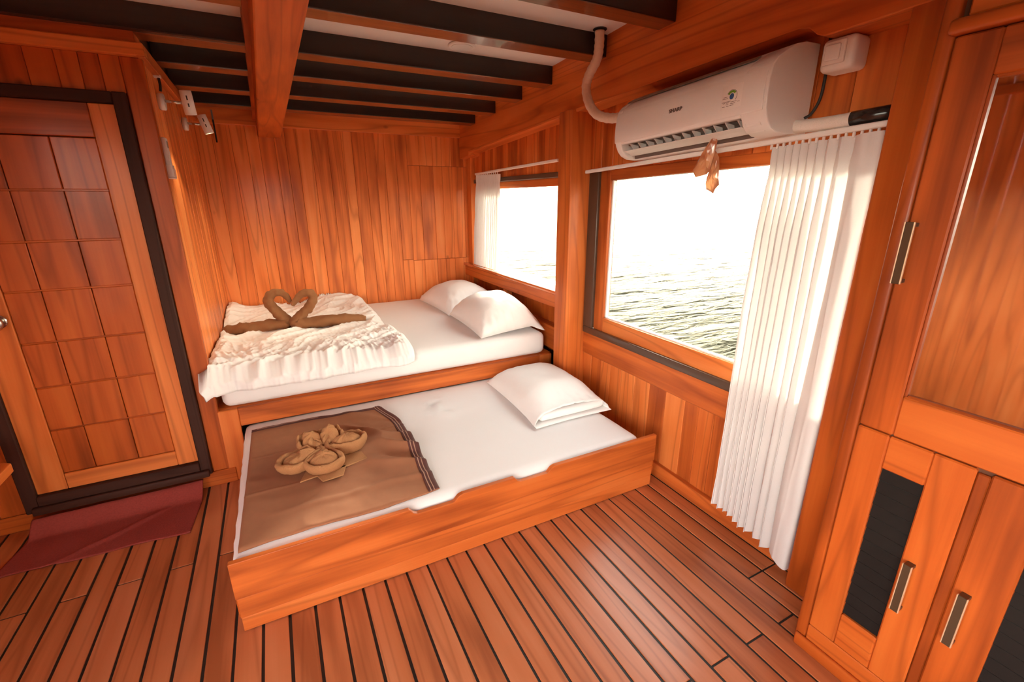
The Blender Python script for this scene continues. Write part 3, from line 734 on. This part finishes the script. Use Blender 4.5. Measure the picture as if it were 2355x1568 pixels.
# ---- towel flower
def flower():
    cx, cy, z0 = .080, 2.098, .315
    t = thing('towel_flower', (cx, cy, z0), 'tan terry towel folded into a flower on the brown blanket', 'towel flower')
    def petal(ang, reach, width, hgt, tilt, seed, pleat=0.0, dome=1.0):
        nseg = 60
        prof = [(.15, .0), (.60, .003), (.88, .014), (.985, .032), (1.02, .048), (1.0, .061), (.94, .069), (.86, .070), (.80, .065), (.765, .056), (.74, .050), (.715, .051), (.67, .060), (.55, .072 * dome), (.36, .080 * dome), (.17, .083 * dome), (.02, .084 * dome)]
        verts = []
        ca, sa = math.cos(ang), math.sin(ang)
        for (s, h) in prof:
            for q in range(nseg):
                a = 2 * math.pi * q / nseg
                rr = 1 + .06 * nz(math.cos(a) * 1.4 + seed, math.sin(a) * 1.4, seed)
                lx = math.cos(a) * reach * s * rr; wy = math.sin(a) * width * s * rr
                wy *= .62 + .38 * sm(-1, .35, math.cos(a))
                hh = h * hgt / .07
                if pleat: hh *= 1 + pleat * math.sin(a * 9 + seed) * sm(.1, .8, s)
                hh *= 1 + tilt * math.cos(a)
                hh *= 1 + .16 * min(1, s * 2) * nz(math.cos(a) * 2.2 + seed, math.sin(a) * 2.2, seed * 3)
                hh += .003 * nz(lx * 60, wy * 60, seed)
                px = reach * .98 + lx
                verts.append((cx + px * ca - wy * sa, cy + px * sa + wy * ca, z0 + max(.001, hh)))
        fs = grid_faces(nseg, len(prof), True); fs.append(tuple(range(nseg))); fs.append(tuple((len(prof) - 1) * nseg + q for q in range(nseg)))
        return mesh_from('petal', verts, fs, M['flower'], t, (cx, cy, z0), True)
    R = math.radians
    petal(R(-100), .080, .090, .066, -.12, 1)
    petal(R(188), .112, .078, .064, -.16, 4)
    petal(R(22), .108, .074, .074, -.05, 7)
    petal(R(70), .080, .072, .086, .22, 12, pleat=.09, dome=1.08)
    petal(R(124), .082, .070, .084, .20, 16, pleat=.09, dome=1.06)
    # towel ends lying under the petals
    def flap(pts, name='towel_end', mat=M['flower']):
        o = prism(name, pts, 'z', z0 + .0005, z0 + .007, mat, t, .002)
    flap([(cx - .125, cy - .150), (cx + .01, cy - .125), (cx + .02, cy - .03), (cx - .08, cy - .03)])
    flap([(cx - .035, cy - .190), (cx + .052, cy - .180), (cx + .075, cy - .10), (cx - .065, cy - .10)])
    flap([(cx + .03, cy - .125), (cx + .175, cy - .085), (cx + .160, cy - .01), (cx + .03, cy + .02)])
flower()

# ---- trundle pillow with its open pillowcase
def trundle_pillow():
    cx, cy, z0 = 1.390, 2.272, .317
    t = thing('pillow', (cx, cy, z0), 'flat white pillow in an open-ended pillowcase on the low trundle bed', 'pillow')
    n = 44; lx, ly = .50, .70
    def prof(u, v): return max(0, (1 - abs(u) ** 2.8)) ** .5 * (max(0, 1 - max(0, v) ** 2.8)) ** .5 * (.50 + .50 * sm(-1.05, -.35, v))
    top, bot = [], []
    for j in range(n + 1):
        for i in range(n + 1):
            u, v = -1 + 2 * i / n, -1 + 2 * j / n
            x = u * lx / 2 * (1 - .05 * (1 - v * v) + .02 * sm(-.6, -1, v)); y = v * ly / 2 * (1 - .03 * (1 - u * u))
            p = prof(u, v); e = 1 - p
            w = .010 * e * (nz(u * 6, v * 8, 2) + .6 * nz(u * 13, v * 15, 6)) * min(1, p * 4)
            zt = .150 * p + w + .006 * nz(u * 2.5, v * 2.5, 4) * p
            if v < -.95 and abs(u) < .96: zt += .004 * nz(u * 9, 1)
            top.append((cx + x + .012 * v, cy + y, z0 + zt)); bot.append((cx + x + .012 * v, cy + y - .022 * sm(-.9, -1, v), z0 - .004 - .004 * p))
    N = n + 1; verts = top + bot; f = grid_faces(N, N) + [tuple(q + N * N for q in reversed(a)) for a in grid_faces(N, N)]
    b = N * N
    for i in range(n):
        f += [(n * N + i, n * N + i + 1, b + n * N + i + 1, b + n * N + i), (i * N, (i + 1) * N, b + (i + 1) * N, b + i * N), (i * N + n, (i + 1) * N + n, b + (i + 1) * N + n, b + i * N + n)]
    o = mesh_from('pillowcase', verts, f, M['pillowcase'], t, (cx, cy, z0), True)
    md = o.modifiers.new('thick', 'SOLIDIFY'); md.thickness = .003; md.offset = -1
    o2 = soft_box('pillow_insert', cx - .222, cx + .215, cy - .340, cy + .2, z0 + .003, z0 + .054, .024, .02, M['pillowcase'], t, lambda v, nn: Vector((0, -.006 * nz(v.x * 12, v.z * 9) if nn.y < -.3 else 0, 0)), (cx, cy, z0))
trundle_pillow()

# ---- curtains
def curtain(name, x, yl0, yr0, yl1, yr1, z_top, z_bot, nf, amp, label, seed, header=.085, broad=.0, nu=260, nv=70, rail=True):
    verts = []
    def ph(u):
        return nf * (u - broad * .75 * u ** 4)
    for j in range(nv):
        v = j / (nv - 1)
        for i in range(nu):
            u = i / (nu - 1)
            zt = z_top(u); zbm = z_bot(u); z = zt + (zbm - zt) * v
            ya = yl0 + (yl1 - yl0) * v; yb_ = yr0 + (yr1 - yr0) * v
            th = 2 * math.pi * (ph(u) + .35 * nz(u * 6, v * 1.4, seed) * sm(.05, .4, v))
            pin = math.exp(-(((zt - z) - header) / .022) ** 2)                    # gathered line under the heading
            a = amp * (.55 + .45 * sm(header, header + .25, zt - z)) * (1 - .55 * pin) * (1 + .35 * nz(u * 9, seed))
            a *= 1 + .9 * broad * sm(.72, .95, u)
            s = math.sin(th); s = 1 - 2 * abs(math.sin(th / 2)) ** 1.25
            y = ya + (yb_ - ya) * u + .35 * a * math.sin(2 * th) * .5
            verts.append((x + a * s + .004 * nz(u * 14, v * 9, seed), y, z))
    t = thing(name, (x, (yl1 + yr1) / 2, z_bot(.5)), label, 'curtain')
    o = mesh_from('cloth', verts, grid_faces(nu, nv), M['curtain'], t, (x, (yl1 + yr1) / 2, z_bot(.5)), True)
    return t
def rz(y): return 1.712 - .0425 * (y - .85)                           # big rail height at y
cur1 = curtain('window_curtain', 1.690, 1.180, .812, 1.200, .812, lambda u: rz(1.18 - .37 * u) - .020, lambda u: .132 - .075 * u - .006 * math.sin(u * 20), 14, .027, 'long white pleated curtain drawn to the right of the big window', 3, broad=.45)
cur2 = curtain('window_curtain', 1.700, 4.01, 3.525, 4.11, 3.590, lambda u: 1.703 - .01 * u, lambda u: .902, 13, .016, 'short white curtain at the left of the small window', 8, header=.07, nu=180, nv=50)
def curtain_rail(pts, label, gl, x):
    t = thing('curtain_rail', pts[0], label, 'curtain rail')
    a, b = Vector(pts[0]), Vector(pts[1])
    poly = [(a.y, a.z - .009), (a.y, a.z + .009), (b.y, b.z + .009), (b.y, b.z - .009)]
    prism('rail', poly, 'x', x - .010, x + .010, M['white_enamel'], t, .003)
    for y in gl:
        k_ = (y - a.y) / (b.y - a.y); z = a.z + (b.z - a.z) * k_
        box('glider', x - .004, x + .004, y - .0035, y + .0035, z - .026, z - .009, M['white_plastic'], t, .001)
    for y in (a.y + (b.y - a.y) * .12, a.y + (b.y - a.y) * .5, a.y + (b.y - a.y) * .9):
        k_ = (y - a.y) / (b.y - a.y); z = a.z + (b.z - a.z) * k_
        box('bracket', x + .008, XW + .005, y - .008, y + .008, z + .002, z + .012, M['white_enamel'], t, .001)
curtain_rail([(1.69, 2.33, rz(2.33)), (1.69, .805, rz(.805))], 'long white curtain rail above the big window', [1.18 - .023 * i for i in range(16)], 1.69)
curtain_rail([(1.70, 4.02, 1.712), (1.70, 2.655, 1.737)], 'short white curtain rail above the small window', [4.0 - .04 * i for i in range(12)], 1.70)

# ---- air conditioner
AY0, AY1 = 1.108, 1.882
def tilt(y): return -.045 * (y - AY0)
def aircon():
    t = thing('air_conditioner', (XW, 1.5, 1.68), 'white split air conditioner mounted over the big window', 'air conditioner')
    shell = [(1.765, 2.006), (1.690, 2.004), (1.640, 1.992), (1.590, 1.966), (1.553, 1.944), (1.533, 1.920), (1.526, 1.885), (1.524, 1.830), (1.527, 1.790)]
    low_full = [(1.533, 1.772), (1.545, 1.750), (1.566, 1.730), (1.600, 1.717), (1.650, 1.714), (1.700, 1.717), (1.765, 1.718)]
    low_cut = [(1.534, 1.776), (1.575, 1.780), (1.612, 1.776), (1.622, 1.745), (1.628, 1.715), (1.665, 1.714), (1.700, 1.717), (1.765, 1.718)]
    og = (XW, 1.5, 1.68)
    def seg(name, y0, y1, prof, mat, caps=True):
        n = len(prof); vs = [(x, y, z + tilt(y)) for y in (y0, y1) for x, z in prof]
        fs = [(i, i + 1, n + i + 1, n + i) for i in range(n - 1)]
        fs.append((n - 1, 0, n, 2 * n - 1))
        if caps: fs += [tuple(range(n)), tuple(range(n, 2 * n))]
        o = mesh_from(name, vs, fs, mat, t, og)
        o.data.polygons.foreach_set('use_smooth', [True] * (n - 1) + [False] * (len(fs) - n + 1))
        md = o.modifiers.new('b', 'BEVEL'); md.width = .004; md.segments = 2; md.limit_method = 'ANGLE'; md.angle_limit = 1.0
        return o
    seg('casing', AY0, 1.205, shell + low_full, M['white_plastic'])
    seg('casing', 1.205, 1.846, shell + low_cut, M['white_plastic'])
    seg('casing', 1.846, AY1, shell + low_full, M['white_plastic'])
    # front panel sheet, standing just proud of the casing
    fp = [(1.560, 1.945), (1.5385, 1.930), (1.5265, 1.900), (1.5205, 1.860), (1.519, 1.815), (1.5215, 1.785), (1.529, 1.785), (1.530, 1.86), (1.536, 1.905)]
    seg('front_panel', AY0 + .012, AY1 - .002, fp, M['white_plastic'])
    seg('top_grille', AY0 + .10, AY1 - .02, [(1.572, 1.963), (1.568, 1.958), (1.600, 1.974), (1.604, 1.980)], M['grey_plastic'])
    # outlet: dark back, vanes, louvre flap, display
    seg('outlet', 1.208, 1.843, [(1.577, 1.7785), (1.611, 1.7745), (1.620, 1.746), (1.6265, 1.7165), (1.623, 1.716), (1.616, 1.745), (1.608, 1.771), (1.577, 1.775)], M['vent_dark'])
    for i in range(12):
        y = 1.235 + i * .052
        prism('vane', [(1.556, 1.7765 + tilt(y)), (1.606, 1.772 + tilt(y)), (1.616, 1.742 + tilt(y)), (1.590, 1.745 + tilt(y))], 'y', y, y + .004, M['white_plastic'], t, 0)
    seg('louver', 1.210, 1.842, [(1.550, 1.7465), (1.552, 1.7500), (1.580, 1.7430), (1.604, 1.7300), (1.602, 1.7270), (1.578, 1.7390)], M['white_plastic'])
    seg('display', 1.135, 1.190, [(1.5505, 1.7440), (1.5450, 1.7495), (1.5760, 1.7245), (1.5780, 1.7265)], M['white_enamel'])
    # lettering on the front panel
    def text(s, size, y, z, x, mat, name):
        cu = bpy.data.curves.new(name, 'FONT'); cu.body = s; cu.size = size; cu.extrude = .0004; cu.align_x = 'LEFT'; cu.offset = .0006
        ob = bpy.data.objects.new(name, cu); COL.objects.link(ob)
        me = bpy.data.meshes.new_from_object(ob); COL.objects.unlink(ob); bpy.data.objects.remove(ob)
        xf = Matrix(((0, 0, -1), (-1, 0, 0), (0, 1, 0)))
        for v in me.vertices:
            q = xf @ Vector((v.co.x * 1.25, v.co.y, v.co.z)); v.co = q + Vector((0, 0, q.y * -.045))
        me.materials.append(mat)
        return _link(bpy.data.objects.new(name, me), t, (x, y, z))
    text('SHARP', .0185, 1.540, 1.834, 1.5188, M['ink'], 'logo')
    # energy label
    ly, lz = 1.292, 1.815
    lab = seg('energy_label', 1.202, 1.286, [(1.5176, 1.822), (1.5172, 1.815), (1.5205, 1.884), (1.5210, 1.884)][:0] or [(1.5186, 1.812), (1.5184, 1.812), (1.5214, 1.889), (1.5218, 1.889)], M['label'])
    def flat(name, pts, mat, dx):
        vs = []
        for (y, z) in pts:
            x = 1.5184 + (z - 1.812) * (.0030 / .077) - dx; vs.append((x, y, z + tilt(y)))
        n = len(vs); vs += [(x + .0004, y, z) for x, y, z in vs]
        fs = [tuple(range(n)), tuple(range(n, 2 * n))] + [(i, (i + 1) % n, n + (i + 1) % n, n + i) for i in range(n)]
        mesh_from(name, vs, fs, mat, lab, (1.518, 1.24, 1.85))
    WPOS[lab] = WPOS[lab]
    cy_, cz_ = 1.244, 1.852
    def arc(r0, r1, a0, a1):
        A = [math.radians(a0 + (a1 - a0) * i / 14) for i in range(15)]
        return [(cy_ - r1 * math.cos(a), cz_ + r1 * math.sin(a)) for a in A] + [(cy_ - r0 * math.cos(a), cz_ + r0 * math.sin(a)) for a in reversed(A)]
    flat('green_band', arc(.0125, .0195, 35, 150), M['label_green'], .0006)
    flat('arc_line', arc(.0205, .0218, -40, 150), M['ink'], .0006)
    flat('blue_disc', [(cy_ + .0088 * math.cos(a * .2618), cz_ + .0100 * math.sin(a * .2618)) for a in range(24)], M['label_blue'], .0006)
    for i, (a, b, z) in enumerate([(1.262, 1.278, 1.8525), (1.259, 1.281, 1.8475), (1.246, 1.282, 1.8365), (1.268, 1.278, 1.8330), (1.252, 1.263, 1.8325), (1.222, 1.245, 1.8330), (1.254, 1.264, 1.8270), (1.226, 1.246, 1.8275), (1.268, 1.279, 1.8215), (1.252, 1.262, 1.8215), (1.232, 1.248, 1.8220), (1.209, 1.218, 1.8300)]):
        flat('print_line', [(a, z), (b, z), (b, z + .0013), (a, z + .0013)], M['ink'], .0006)
aircon()
# ---- drain hose, pipe, switch box, cable
hp = catmull([(1.605, 2.150, 2.305), (1.605, 2.150, 2.235), (1.605, 2.165, 2.180), (1.60, 2.215, 2.125), (1.60, 2.240, 2.070), (1.60, 2.212, 1.992), (1.60, 2.140, 1.925), (1.605, 2.045, 1.892), (1.62, 1.960, 1.884), (1.64, 1.883, 1.882)], 70)
for _i, _p in enumerate(hp):
    _k = 1 - .022 * (1 - sm(40, 62, _i)); hp[_i] = Vector((_p.x * _k, _p.y * _k, 1.5 + (_p.z - 1.5) * _k))
hose = thing('drain_hose', hp[0], 'cream wrapped hose curving from the ceiling down to the air conditioner', 'hose')
tube('wrapping', hp, [.0235 + .0012 * math.sin(i * 1.9) for i in range(len(hp))], M['hose'], hose, 14)
cyl('ceiling_hole', (1.570, 2.103, zc(2.103) - .001), (0, 0, 1), .034, .004, M['black'], hose, 24)
pp = catmull([(1.705, 1.112, 1.742), (1.700, 1.04, 1.738), (1.70, .96, 1.739), (1.70, .915, 1.741)], 30)
pipe = thing('refrigerant_pipe', pp[0], 'white lagged pipe running from the air conditioner to the post', 'pipe')
tube('lagging', pp, .0215, M['pipe'], pipe, 16)
tube('tape', [(1.70, .925, 1.741), (1.702, .88, 1.743), (1.705, .800, 1.746)], .0225, M['black_gloss'], pipe, 16)
sb = thing('switch_box', (1.73, 1.005, 1.94), 'white isolator switch box on the wall right of the air conditioner', 'switch')
def rot_box(name, x0, x1, y0, y1, z0, z1, mat, parent, bev):
    return box(name, x0, x1, y0, y1, z0, z1, mat, parent, bev, 3)
rot_box('housing', 1.690, XW - .001, .952, 1.058, 1.893, 1.992, M['white_enamel'], sb, .018)
rot_box('rocker_plate', 1.680, 1.691, .976, 1.044, 1.912, 1.980, M['white_enamel'], sb, .005)
rot_box('rocker', 1.671, 1.681, .988, 1.034, 1.922, 1.968, M['white_enamel'], sb, .005)
tube('power_cable', catmull([(1.755, 1.075, 2.03), (1.752, 1.068, 1.97), (1.752, 1.066, 1.90), (1.752, 1.070, 1.83), (1.748, 1.088, 1.785), (1.738, 1.106, 1.770)], 40), .005, M['black'], None, 8)
props(bpy.data.objects['power_cable'], 'thin black cable running down beside the air conditioner', 'cable')

# ---- sachets hanging from the louver
def sachet():
    t = thing('foil_sachet', (1.585, 1.36, 1.735), 'crumpled orange foil sachets hanging from the air conditioner flap', 'sachet')
    def pouch(outline, x, thick, lean, seed, shine):
        cy_ = sum(p[0] for p in outline) / len(outline); cz_ = sum(p[1] for p in outline) / len(outline)
        rings = [(1.0, .0), (.86, .55), (.62, .9), (.34, 1.0)]; n = len(outline); vs = []
        for sgn in (-1, 1):
            for (k_, h) in rings:
                for (y, z) in outline:
                    yy, zz = cy_ + (y - cy_) * k_, cz_ + (z - cz_) * k_
                    h2 = h * thick * (1 + .7 * nz(yy * 55 + seed, zz * 40, seed)) * sm(1.745, 1.68, zz)
                    vs.append((x + sgn * (h2 + .0007) + lean * (yy - cy_) + .004 * nz(zz * 28, yy * 20, seed), yy, zz))
            vs.append((x + sgn * thick * 1.05, cy_, cz_))
        fs = []; m_ = len(rings) * n + 1
        for sd in (0, 1):
            b = sd * m_
            for r_ in range(len(rings) - 1):
                for q in range(n): fs.append((b + r_ * n + q, b + r_ * n + (q + 1) % n, b + (r_ + 1) * n + (q + 1) % n, b + (r_ + 1) * n + q))
            for q in range(n): fs.append((b + (len(rings) - 1) * n + q, b + (len(rings) - 1) * n + (q + 1) % n, b + m_ - 1))
        for q in range(n): fs.append((q, (q + 1) % n, m_ + (q + 1) % n, m_ + q))
        mesh_from('pouch', vs, fs, M['foil'], t, (x, cy_, cz_))
    pouch([(1.3537, 1.742), (1.3742, 1.7129), (1.3982, 1.6767), (1.4162, 1.6371), (1.4319, 1.6079), (1.4169, 1.582), (1.3976, 1.5863), (1.3726, 1.5918), (1.3601, 1.6076), (1.3565, 1.6381), (1.3494, 1.6727), (1.3453, 1.7116)], 1.585, .011, -.25, 2, 0)
    pouch([(1.3593, 1.6821), (1.3472, 1.6699), (1.3343, 1.653), (1.3282, 1.6271), (1.3239, 1.5996), (1.3216, 1.5721), (1.3141, 1.5507), (1.3324, 1.5364), (1.3401, 1.5182), (1.3626, 1.5269), (1.3853, 1.534), (1.3947, 1.5528), (1.3876, 1.5778), (1.382, 1.5975), (1.3737, 1.6266), (1.3655, 1.6553)], 1.604, .009, .2, 7, 1)
    tube('hook', [(1.586, 1.353, 1.738), (1.582, 1.353, 1.752), (1.576, 1.354, 1.748)], .0015, M['chrome'], t, 6)
sachet()

# ---- wardrobe
def wardrobe():
    t = thing('wardrobe', (1.6, 0.0, 0), 'fitted wooden wardrobe with a mirror door above louvred cupboard doors', 'wardrobe')
    F = 1.45; y1 = .640; y0 = -1.25
    box('carcass', F + .0225, XW - .002, y0, y1 - .012, .0, 2.26, M['backing'], t, .003)
    box('face_stile', F + .002, F + .05, .605, y1, .0, 2.26, M['door_z'], t, .007, 2)
    box('plinth', F + .001, F + .03, y0, .604, .0, .103, M['door_y'], t, .004)
    box('plinth_moulding', F - .012, F + .002, y0, .632, .0, .048, M['door_y'], t, .005, 2)
    box('middle_rail', F + .014, F + .03, y0, .604, .852, .880, M['backing'], t, .001)
    # upper mirror door
    def updoor(ya, yb, hy):
        d = box('upper_door', F + .001, F + .022, ya + .085, ya + .0855, 0.99, 0.991, M['door_z'], t, 0)
        box('stile', F, F + .022, yb - .083, yb, .870, 1.850, M['door_z'], d, .004)
        box('stile', F, F + .022, ya, ya + .083, .870, 1.850, M['door_z'], d, .004)
        box('rail', F + .0005, F + .022, ya + .083, yb - .083, .870, .988, M['door_y'], d, .004)
        box('rail', F + .0005, F + .022, ya + .083, yb - .083, 1.756, 1.850, M['door_y'], d, .004)
        # beading around the mirror
        for (a, b_, c_, e_) in ((yb - .090, yb - .082, .986, 1.758), (ya + .082, ya + .090, .986, 1.758)):
            box('bead', F + .003, F + .016, a, b_, c_, e_, M['door_z'], d, .003)
        box('bead', F + .003, F + .016, ya + .09, yb - .09, .986, .994, M['door_y'], d, .003)
        box('bead', F + .003, F + .016, ya + .09, yb - .09, 1.750, 1.758, M['door_y'], d, .003)
        box('mirror', F + .0125, F + .0165, ya + .088, yb - .088, .990, 1.754, M['mirror'], d, .002)['label'] = 'mirror panel'
        handle(hy, 1.286, 1.442, d)
    def handle(y, z0_, z1_, d):
        h = box('handle', F - .027, F - .021, y - .0095, y + .0095, z0_, z1_, M['bronze'], d, .0012)
        h['label'] = 'bronze bar handle with bright edges'
        box('bright_edge', F - .0276, F - .0205, y + .0085, y + .0112, z0_, z1_, M['bronze_edge'], d, .0008)
        box('bright_edge', F - .0276, F - .0205, y - .0112, y - .0085, z0_, z1_, M['bronze_edge'], d, .0008)
        for z in (z0_ + .002, z1_ - .012):
            box('handle_foot', F - .021, F + .001, y - .0095, y + .0095, z, z + .010, M['bronze'], d, .001)
    updoor(-.05, .602, .592 - .003)
    updoor(-.72, -.055, -.62)
    # lower louvred doors
    def lowdoor(ya, yb, hy, pa, pb):
        d = box('lower_door', F + .014, F + .018, pa + .001, pb - .001, .226, .765, M['caulk'], t, 0)
        z0_, z1_ = .106, .866
        box('stile', F, F + .022, pb, yb, z0_, z1_, M['door_z'], d, .004)
        box('stile', F, F + .022, ya, pa, z0_, z1_, M['door_z'], d, .004)
        box('rail', F + .0005, F + .022, pa, pb, z0_, .228, M['door_y'], d, .004)
        box('rail', F + .0005, F + .022, pa, pb, .764, z1_, M['door_y'], d, .004)
        n = 13; dz = (.764 - .228) / n
        for i in range(n):
            zz = .228 + dz * i
            prism('slat', [(F + .0095, zz + .003), (F + .0112, zz + .001), (F + .0142, zz + dz - .003), (F + .0128, zz + dz - .0015)], 'y', pa, pb, M['slat'], d, 0)
        handle(hy, .376, .536, d)
    lowdoor(.339, .603, .400, .425, .524)
    lowdoor(.045, .312, .285 - .002, .095, .215)
    box('centre_stile', F + .004, F + .03, .313, .338, .104, .857, M['door_z'], t, .003)
    lowdoor(-.25, .018, -.22, -.17, -.05)
    # top cupboard
    box('cornice', F - .022, F + .03, y0, .612, 1.852, 1.884, M['door_y'], t, .008, 2)
    box('top_door', F + .004, F + .022, -.05, .590, 1.888, 2.24, M['door_y'], t, .004)
    box('raised_panel', F - .010, F + .006, -.0, .556, 1.915, 2.21, M['door_y'], t, .016, 2)
wardrobe()

# ---- wall spotlights
def spotlight(y, z, tilt_x, tilt_y, label, power):
    t = thing('wall_spotlight', (XS, y, z), label, 'wall lamp', 'white spotlights on the alcove wall')
    cyl('backplate', (XS + .014, y, z - .005), (1, 0, 0), .037, .026, M['white_enamel'], t, 32, .003)
    tube('arm', [(XS + .026, y, z), (XS + .105, y, z - .004)], .0065, M['chrome'], t, 12)
    ax = Vector((tilt_x, tilt_y, -1)).normalized(); c = Vector((XS + .120, y, z + .0))
    L_ = .108; r = .0255; nseg = 32; vs = []
    prof = [(0, -L_ / 2), (.9, -L_ / 2), (1.0, -L_ / 2 + .003), (1.0, L_ / 2), (.93, L_ / 2), (.90, L_ / 2 - .016)]
    q = Vector((0, 0, 1)).rotation_difference(ax).to_matrix()
    for (rr, h) in prof:
        for k_ in range(nseg):
            a = 2 * math.pi * k_ / nseg; vs.append(c + q @ Vector((rr * r * math.cos(a), rr * r * math.sin(a), h)))
    mesh_from('shade', vs, grid_faces(nseg, len(prof), True), M['white_enamel'], t, c, True)
    vs = [c + q @ Vector((.89 * r * math.cos(2 * math.pi * k_ / nseg), .89 * r * math.sin(2 * math.pi * k_ / nseg), L_ / 2 - .014)) for k_ in range(nseg)]
    vs2 = [v - ax * .003 for v in vs]
    mesh_from('bulb', vs + vs2, [tuple(range(nseg)), tuple(range(nseg, 2 * nseg))] + [(i, (i + 1) % nseg, nseg + (i + 1) % nseg, nseg + i) for i in range(nseg)], M['lamp_glow'], t, c + ax * (L_ / 2 - .014))
    toward = (CAM_POS - c); toward -= ax * toward.dot(ax); toward.normalize(); side = ax.cross(toward)
    for h0, h1 in ((-.032, -.012), (.002, .018)):
        vs = []
        for hh in (h0, h1):
            for sgn in (-1, 1):
                p = c + ax * hh + (toward * math.cos(sgn * .11) + side * math.sin(sgn * .11)) * (r + .0006); vs.append(p)
        vs += [v - toward * .003 for v in vs]
        mesh_from('slot', vs, [(0, 1, 3, 2), (4, 5, 7, 6), (0, 1, 5, 4), (2, 3, 7, 6), (0, 2, 6, 4), (1, 3, 7, 5)], M['black'], t, c)
    li = bpy.data.lights.new('spot_light', 'SPOT'); li.energy = power; li.color = (1.0, .80, .52); li.spot_size = math.radians(75); li.spot_blend = .5; li.shadow_soft_size = .02
    lo = bpy.data.objects.new('spot_light', li); COL.objects.link(lo); lo.parent = t
    lo.location = (c + ax * (L_ / 2 + .002)) - WPOS[t]; lo.rotation_euler = ax.to_track_quat('-Z', 'Y').to_euler()
spotlight(2.93, 1.955, .05, .20, 'white cylindrical wall spotlight nearest the door', 5)
spotlight(3.66, 1.952, .26, .04, 'white cylindrical wall spotlight nearest the back wall', 7)
lead = thing('lamp_cable', (XS + .02, 2.935, 2.03), 'short black lamp cable held by a white clip above the spotlight', 'cable')
tube('lead', [(XS + .018, 2.935, 1.997), (XS + .020, 2.94, 2.03), (XS + .018, 2.945, 2.085)], .006, M['black'], lead, 8)
box('clip', XS + .001, XS + .03, 2.928, 2.955, 2.055, 2.067, M['white_plastic'], lead, .002)
# ---- remote control in its wall holder
def remote():
    h = thing('remote_holder', (XS, 2.745, 1.60), 'white plastic remote control holder screwed to the alcove wall', 'holder')
    box('back_plate', XS + .001, XS + .005, 2.715, 2.775, 1.600, 1.665, M['white_plastic'], h, .002)
    box('tray', XS + .005, XS + .032, 2.713, 2.777, 1.594, 1.602, M['white_plastic'], h, .003)
    box('front_lip', XS + .028, XS + .032, 2.713, 2.777, 1.602, 1.640, M['white_plastic'], h, .001)
    for y in (2.713, 2.774): box('cheek', XS + .005, XS + .030, y, y + .003, 1.602, 1.655, M['white_plastic'], h, .001)
    r = thing('remote_control', (XS + .016, 2.745, 1.604), 'white remote control standing in the wall holder', 'remote control')
    box('body', XS + .007, XS + .026, 2.721, 2.769, 1.6035, 1.772, M['white_enamel'], r, .004, 2)
    box('screen', XS + .0255, XS + .0268, 2.730, 2.760, 1.728, 1.758, M['grey_plastic'], r, .0005)
    for i in range(3):
        for j in range(2): box('button', XS + .0255, XS + .0275, 2.732 + j * .016, 2.742 + j * .016, 1.655 + i * .022, 1.665 + i * .022, M['label'], r, .001)
remote()
# ---- black strap in the corner
st = thing('hanging_strap', (-.272, YB - .04, 1.90), 'thin black strap hanging in the corner of the back wall', 'strap')
box('strip', -.278, -.267, YB - .036, YB - .031, 1.905, 2.06, M['black'], st, .001)
box('tip', -.278, -.267, YB - .036, YB - .031, 2.06, 2.125, M['grey_plastic'], st, .001)
# ---- ceiling downlight
dl = thing('ceiling_downlight', (1.022, 2.56, zc(2.56)), 'round white downlight set in the ceiling between two beams', 'ceiling light')
cyl('trim_ring', (1.022, 2.56, zc(2.56) - .004), (0, 0, -1), .072, .010, M['white_enamel'], dl, 40, .003)
cyl('diffuser', (1.022, 2.56, zc(2.56) - .010), (0, 0, -1), .056, .003, M['white_plastic'], dl, 40)

# ---- maroon rug at the door
def rug():
    nu, nv = 90, 50; vs = []
    P00, P10, P11, P01 = Vector((-1.235, 2.318)), Vector((-.541, 2.280)), Vector((-.512, 2.62)), Vector((-1.185, 2.61))
    for j in range(nv):
        for i in range(nu):
            u, v = i / (nu - 1), j / (nv - 1)
            p = (P00 * (1 - u) + P10 * u) * (1 - v) + (P01 * (1 - u) + P11 * u) * v
            z = .007 + .0025 * nz(p.x * 8, p.y * 8) + .006 * math.exp(-((u * .8 - v * .55 - .22) / .035) ** 2) * sm(1, .55, v)
            z += .068 * sm(.72, 1.0, v) ** 1.3
            vs.append((p.x, p.y + .004 * math.sin(u * 11) * (1 - v), z))
    o = mesh_from('door_rug', vs, grid_faces(nu, nv), M['rug'], None, (-.87, 2.45, 0), True)
    md = o.modifiers.new('t', 'SOLIDIFY'); md.thickness = .006; md.offset = -1
    props(o, 'small maroon rug lying on the deck before the door', 'rug')
rug()
# ---- corner of a little table at the left edge
tb = thing('side_table', (-1.23, 2.05, 0), 'wooden side table whose corner shows at the left edge', 'table')
prism('table_top', [(-1.39, 1.75), (-1.055, 1.75), (-1.055, 2.325), (-1.085, 2.345), (-1.39, 2.345)], 'z', .462, .50, M['teak_y'], tb, .004, 2)
for (x, y) in ((-1.36, 1.80), (-1.36, 2.27), (-1.20, 1.80), (-1.25, 2.10)): box('leg', x - .02, x + .02, y - .02, y + .02, 0, .4615, M['teak_z'], tb, .003)
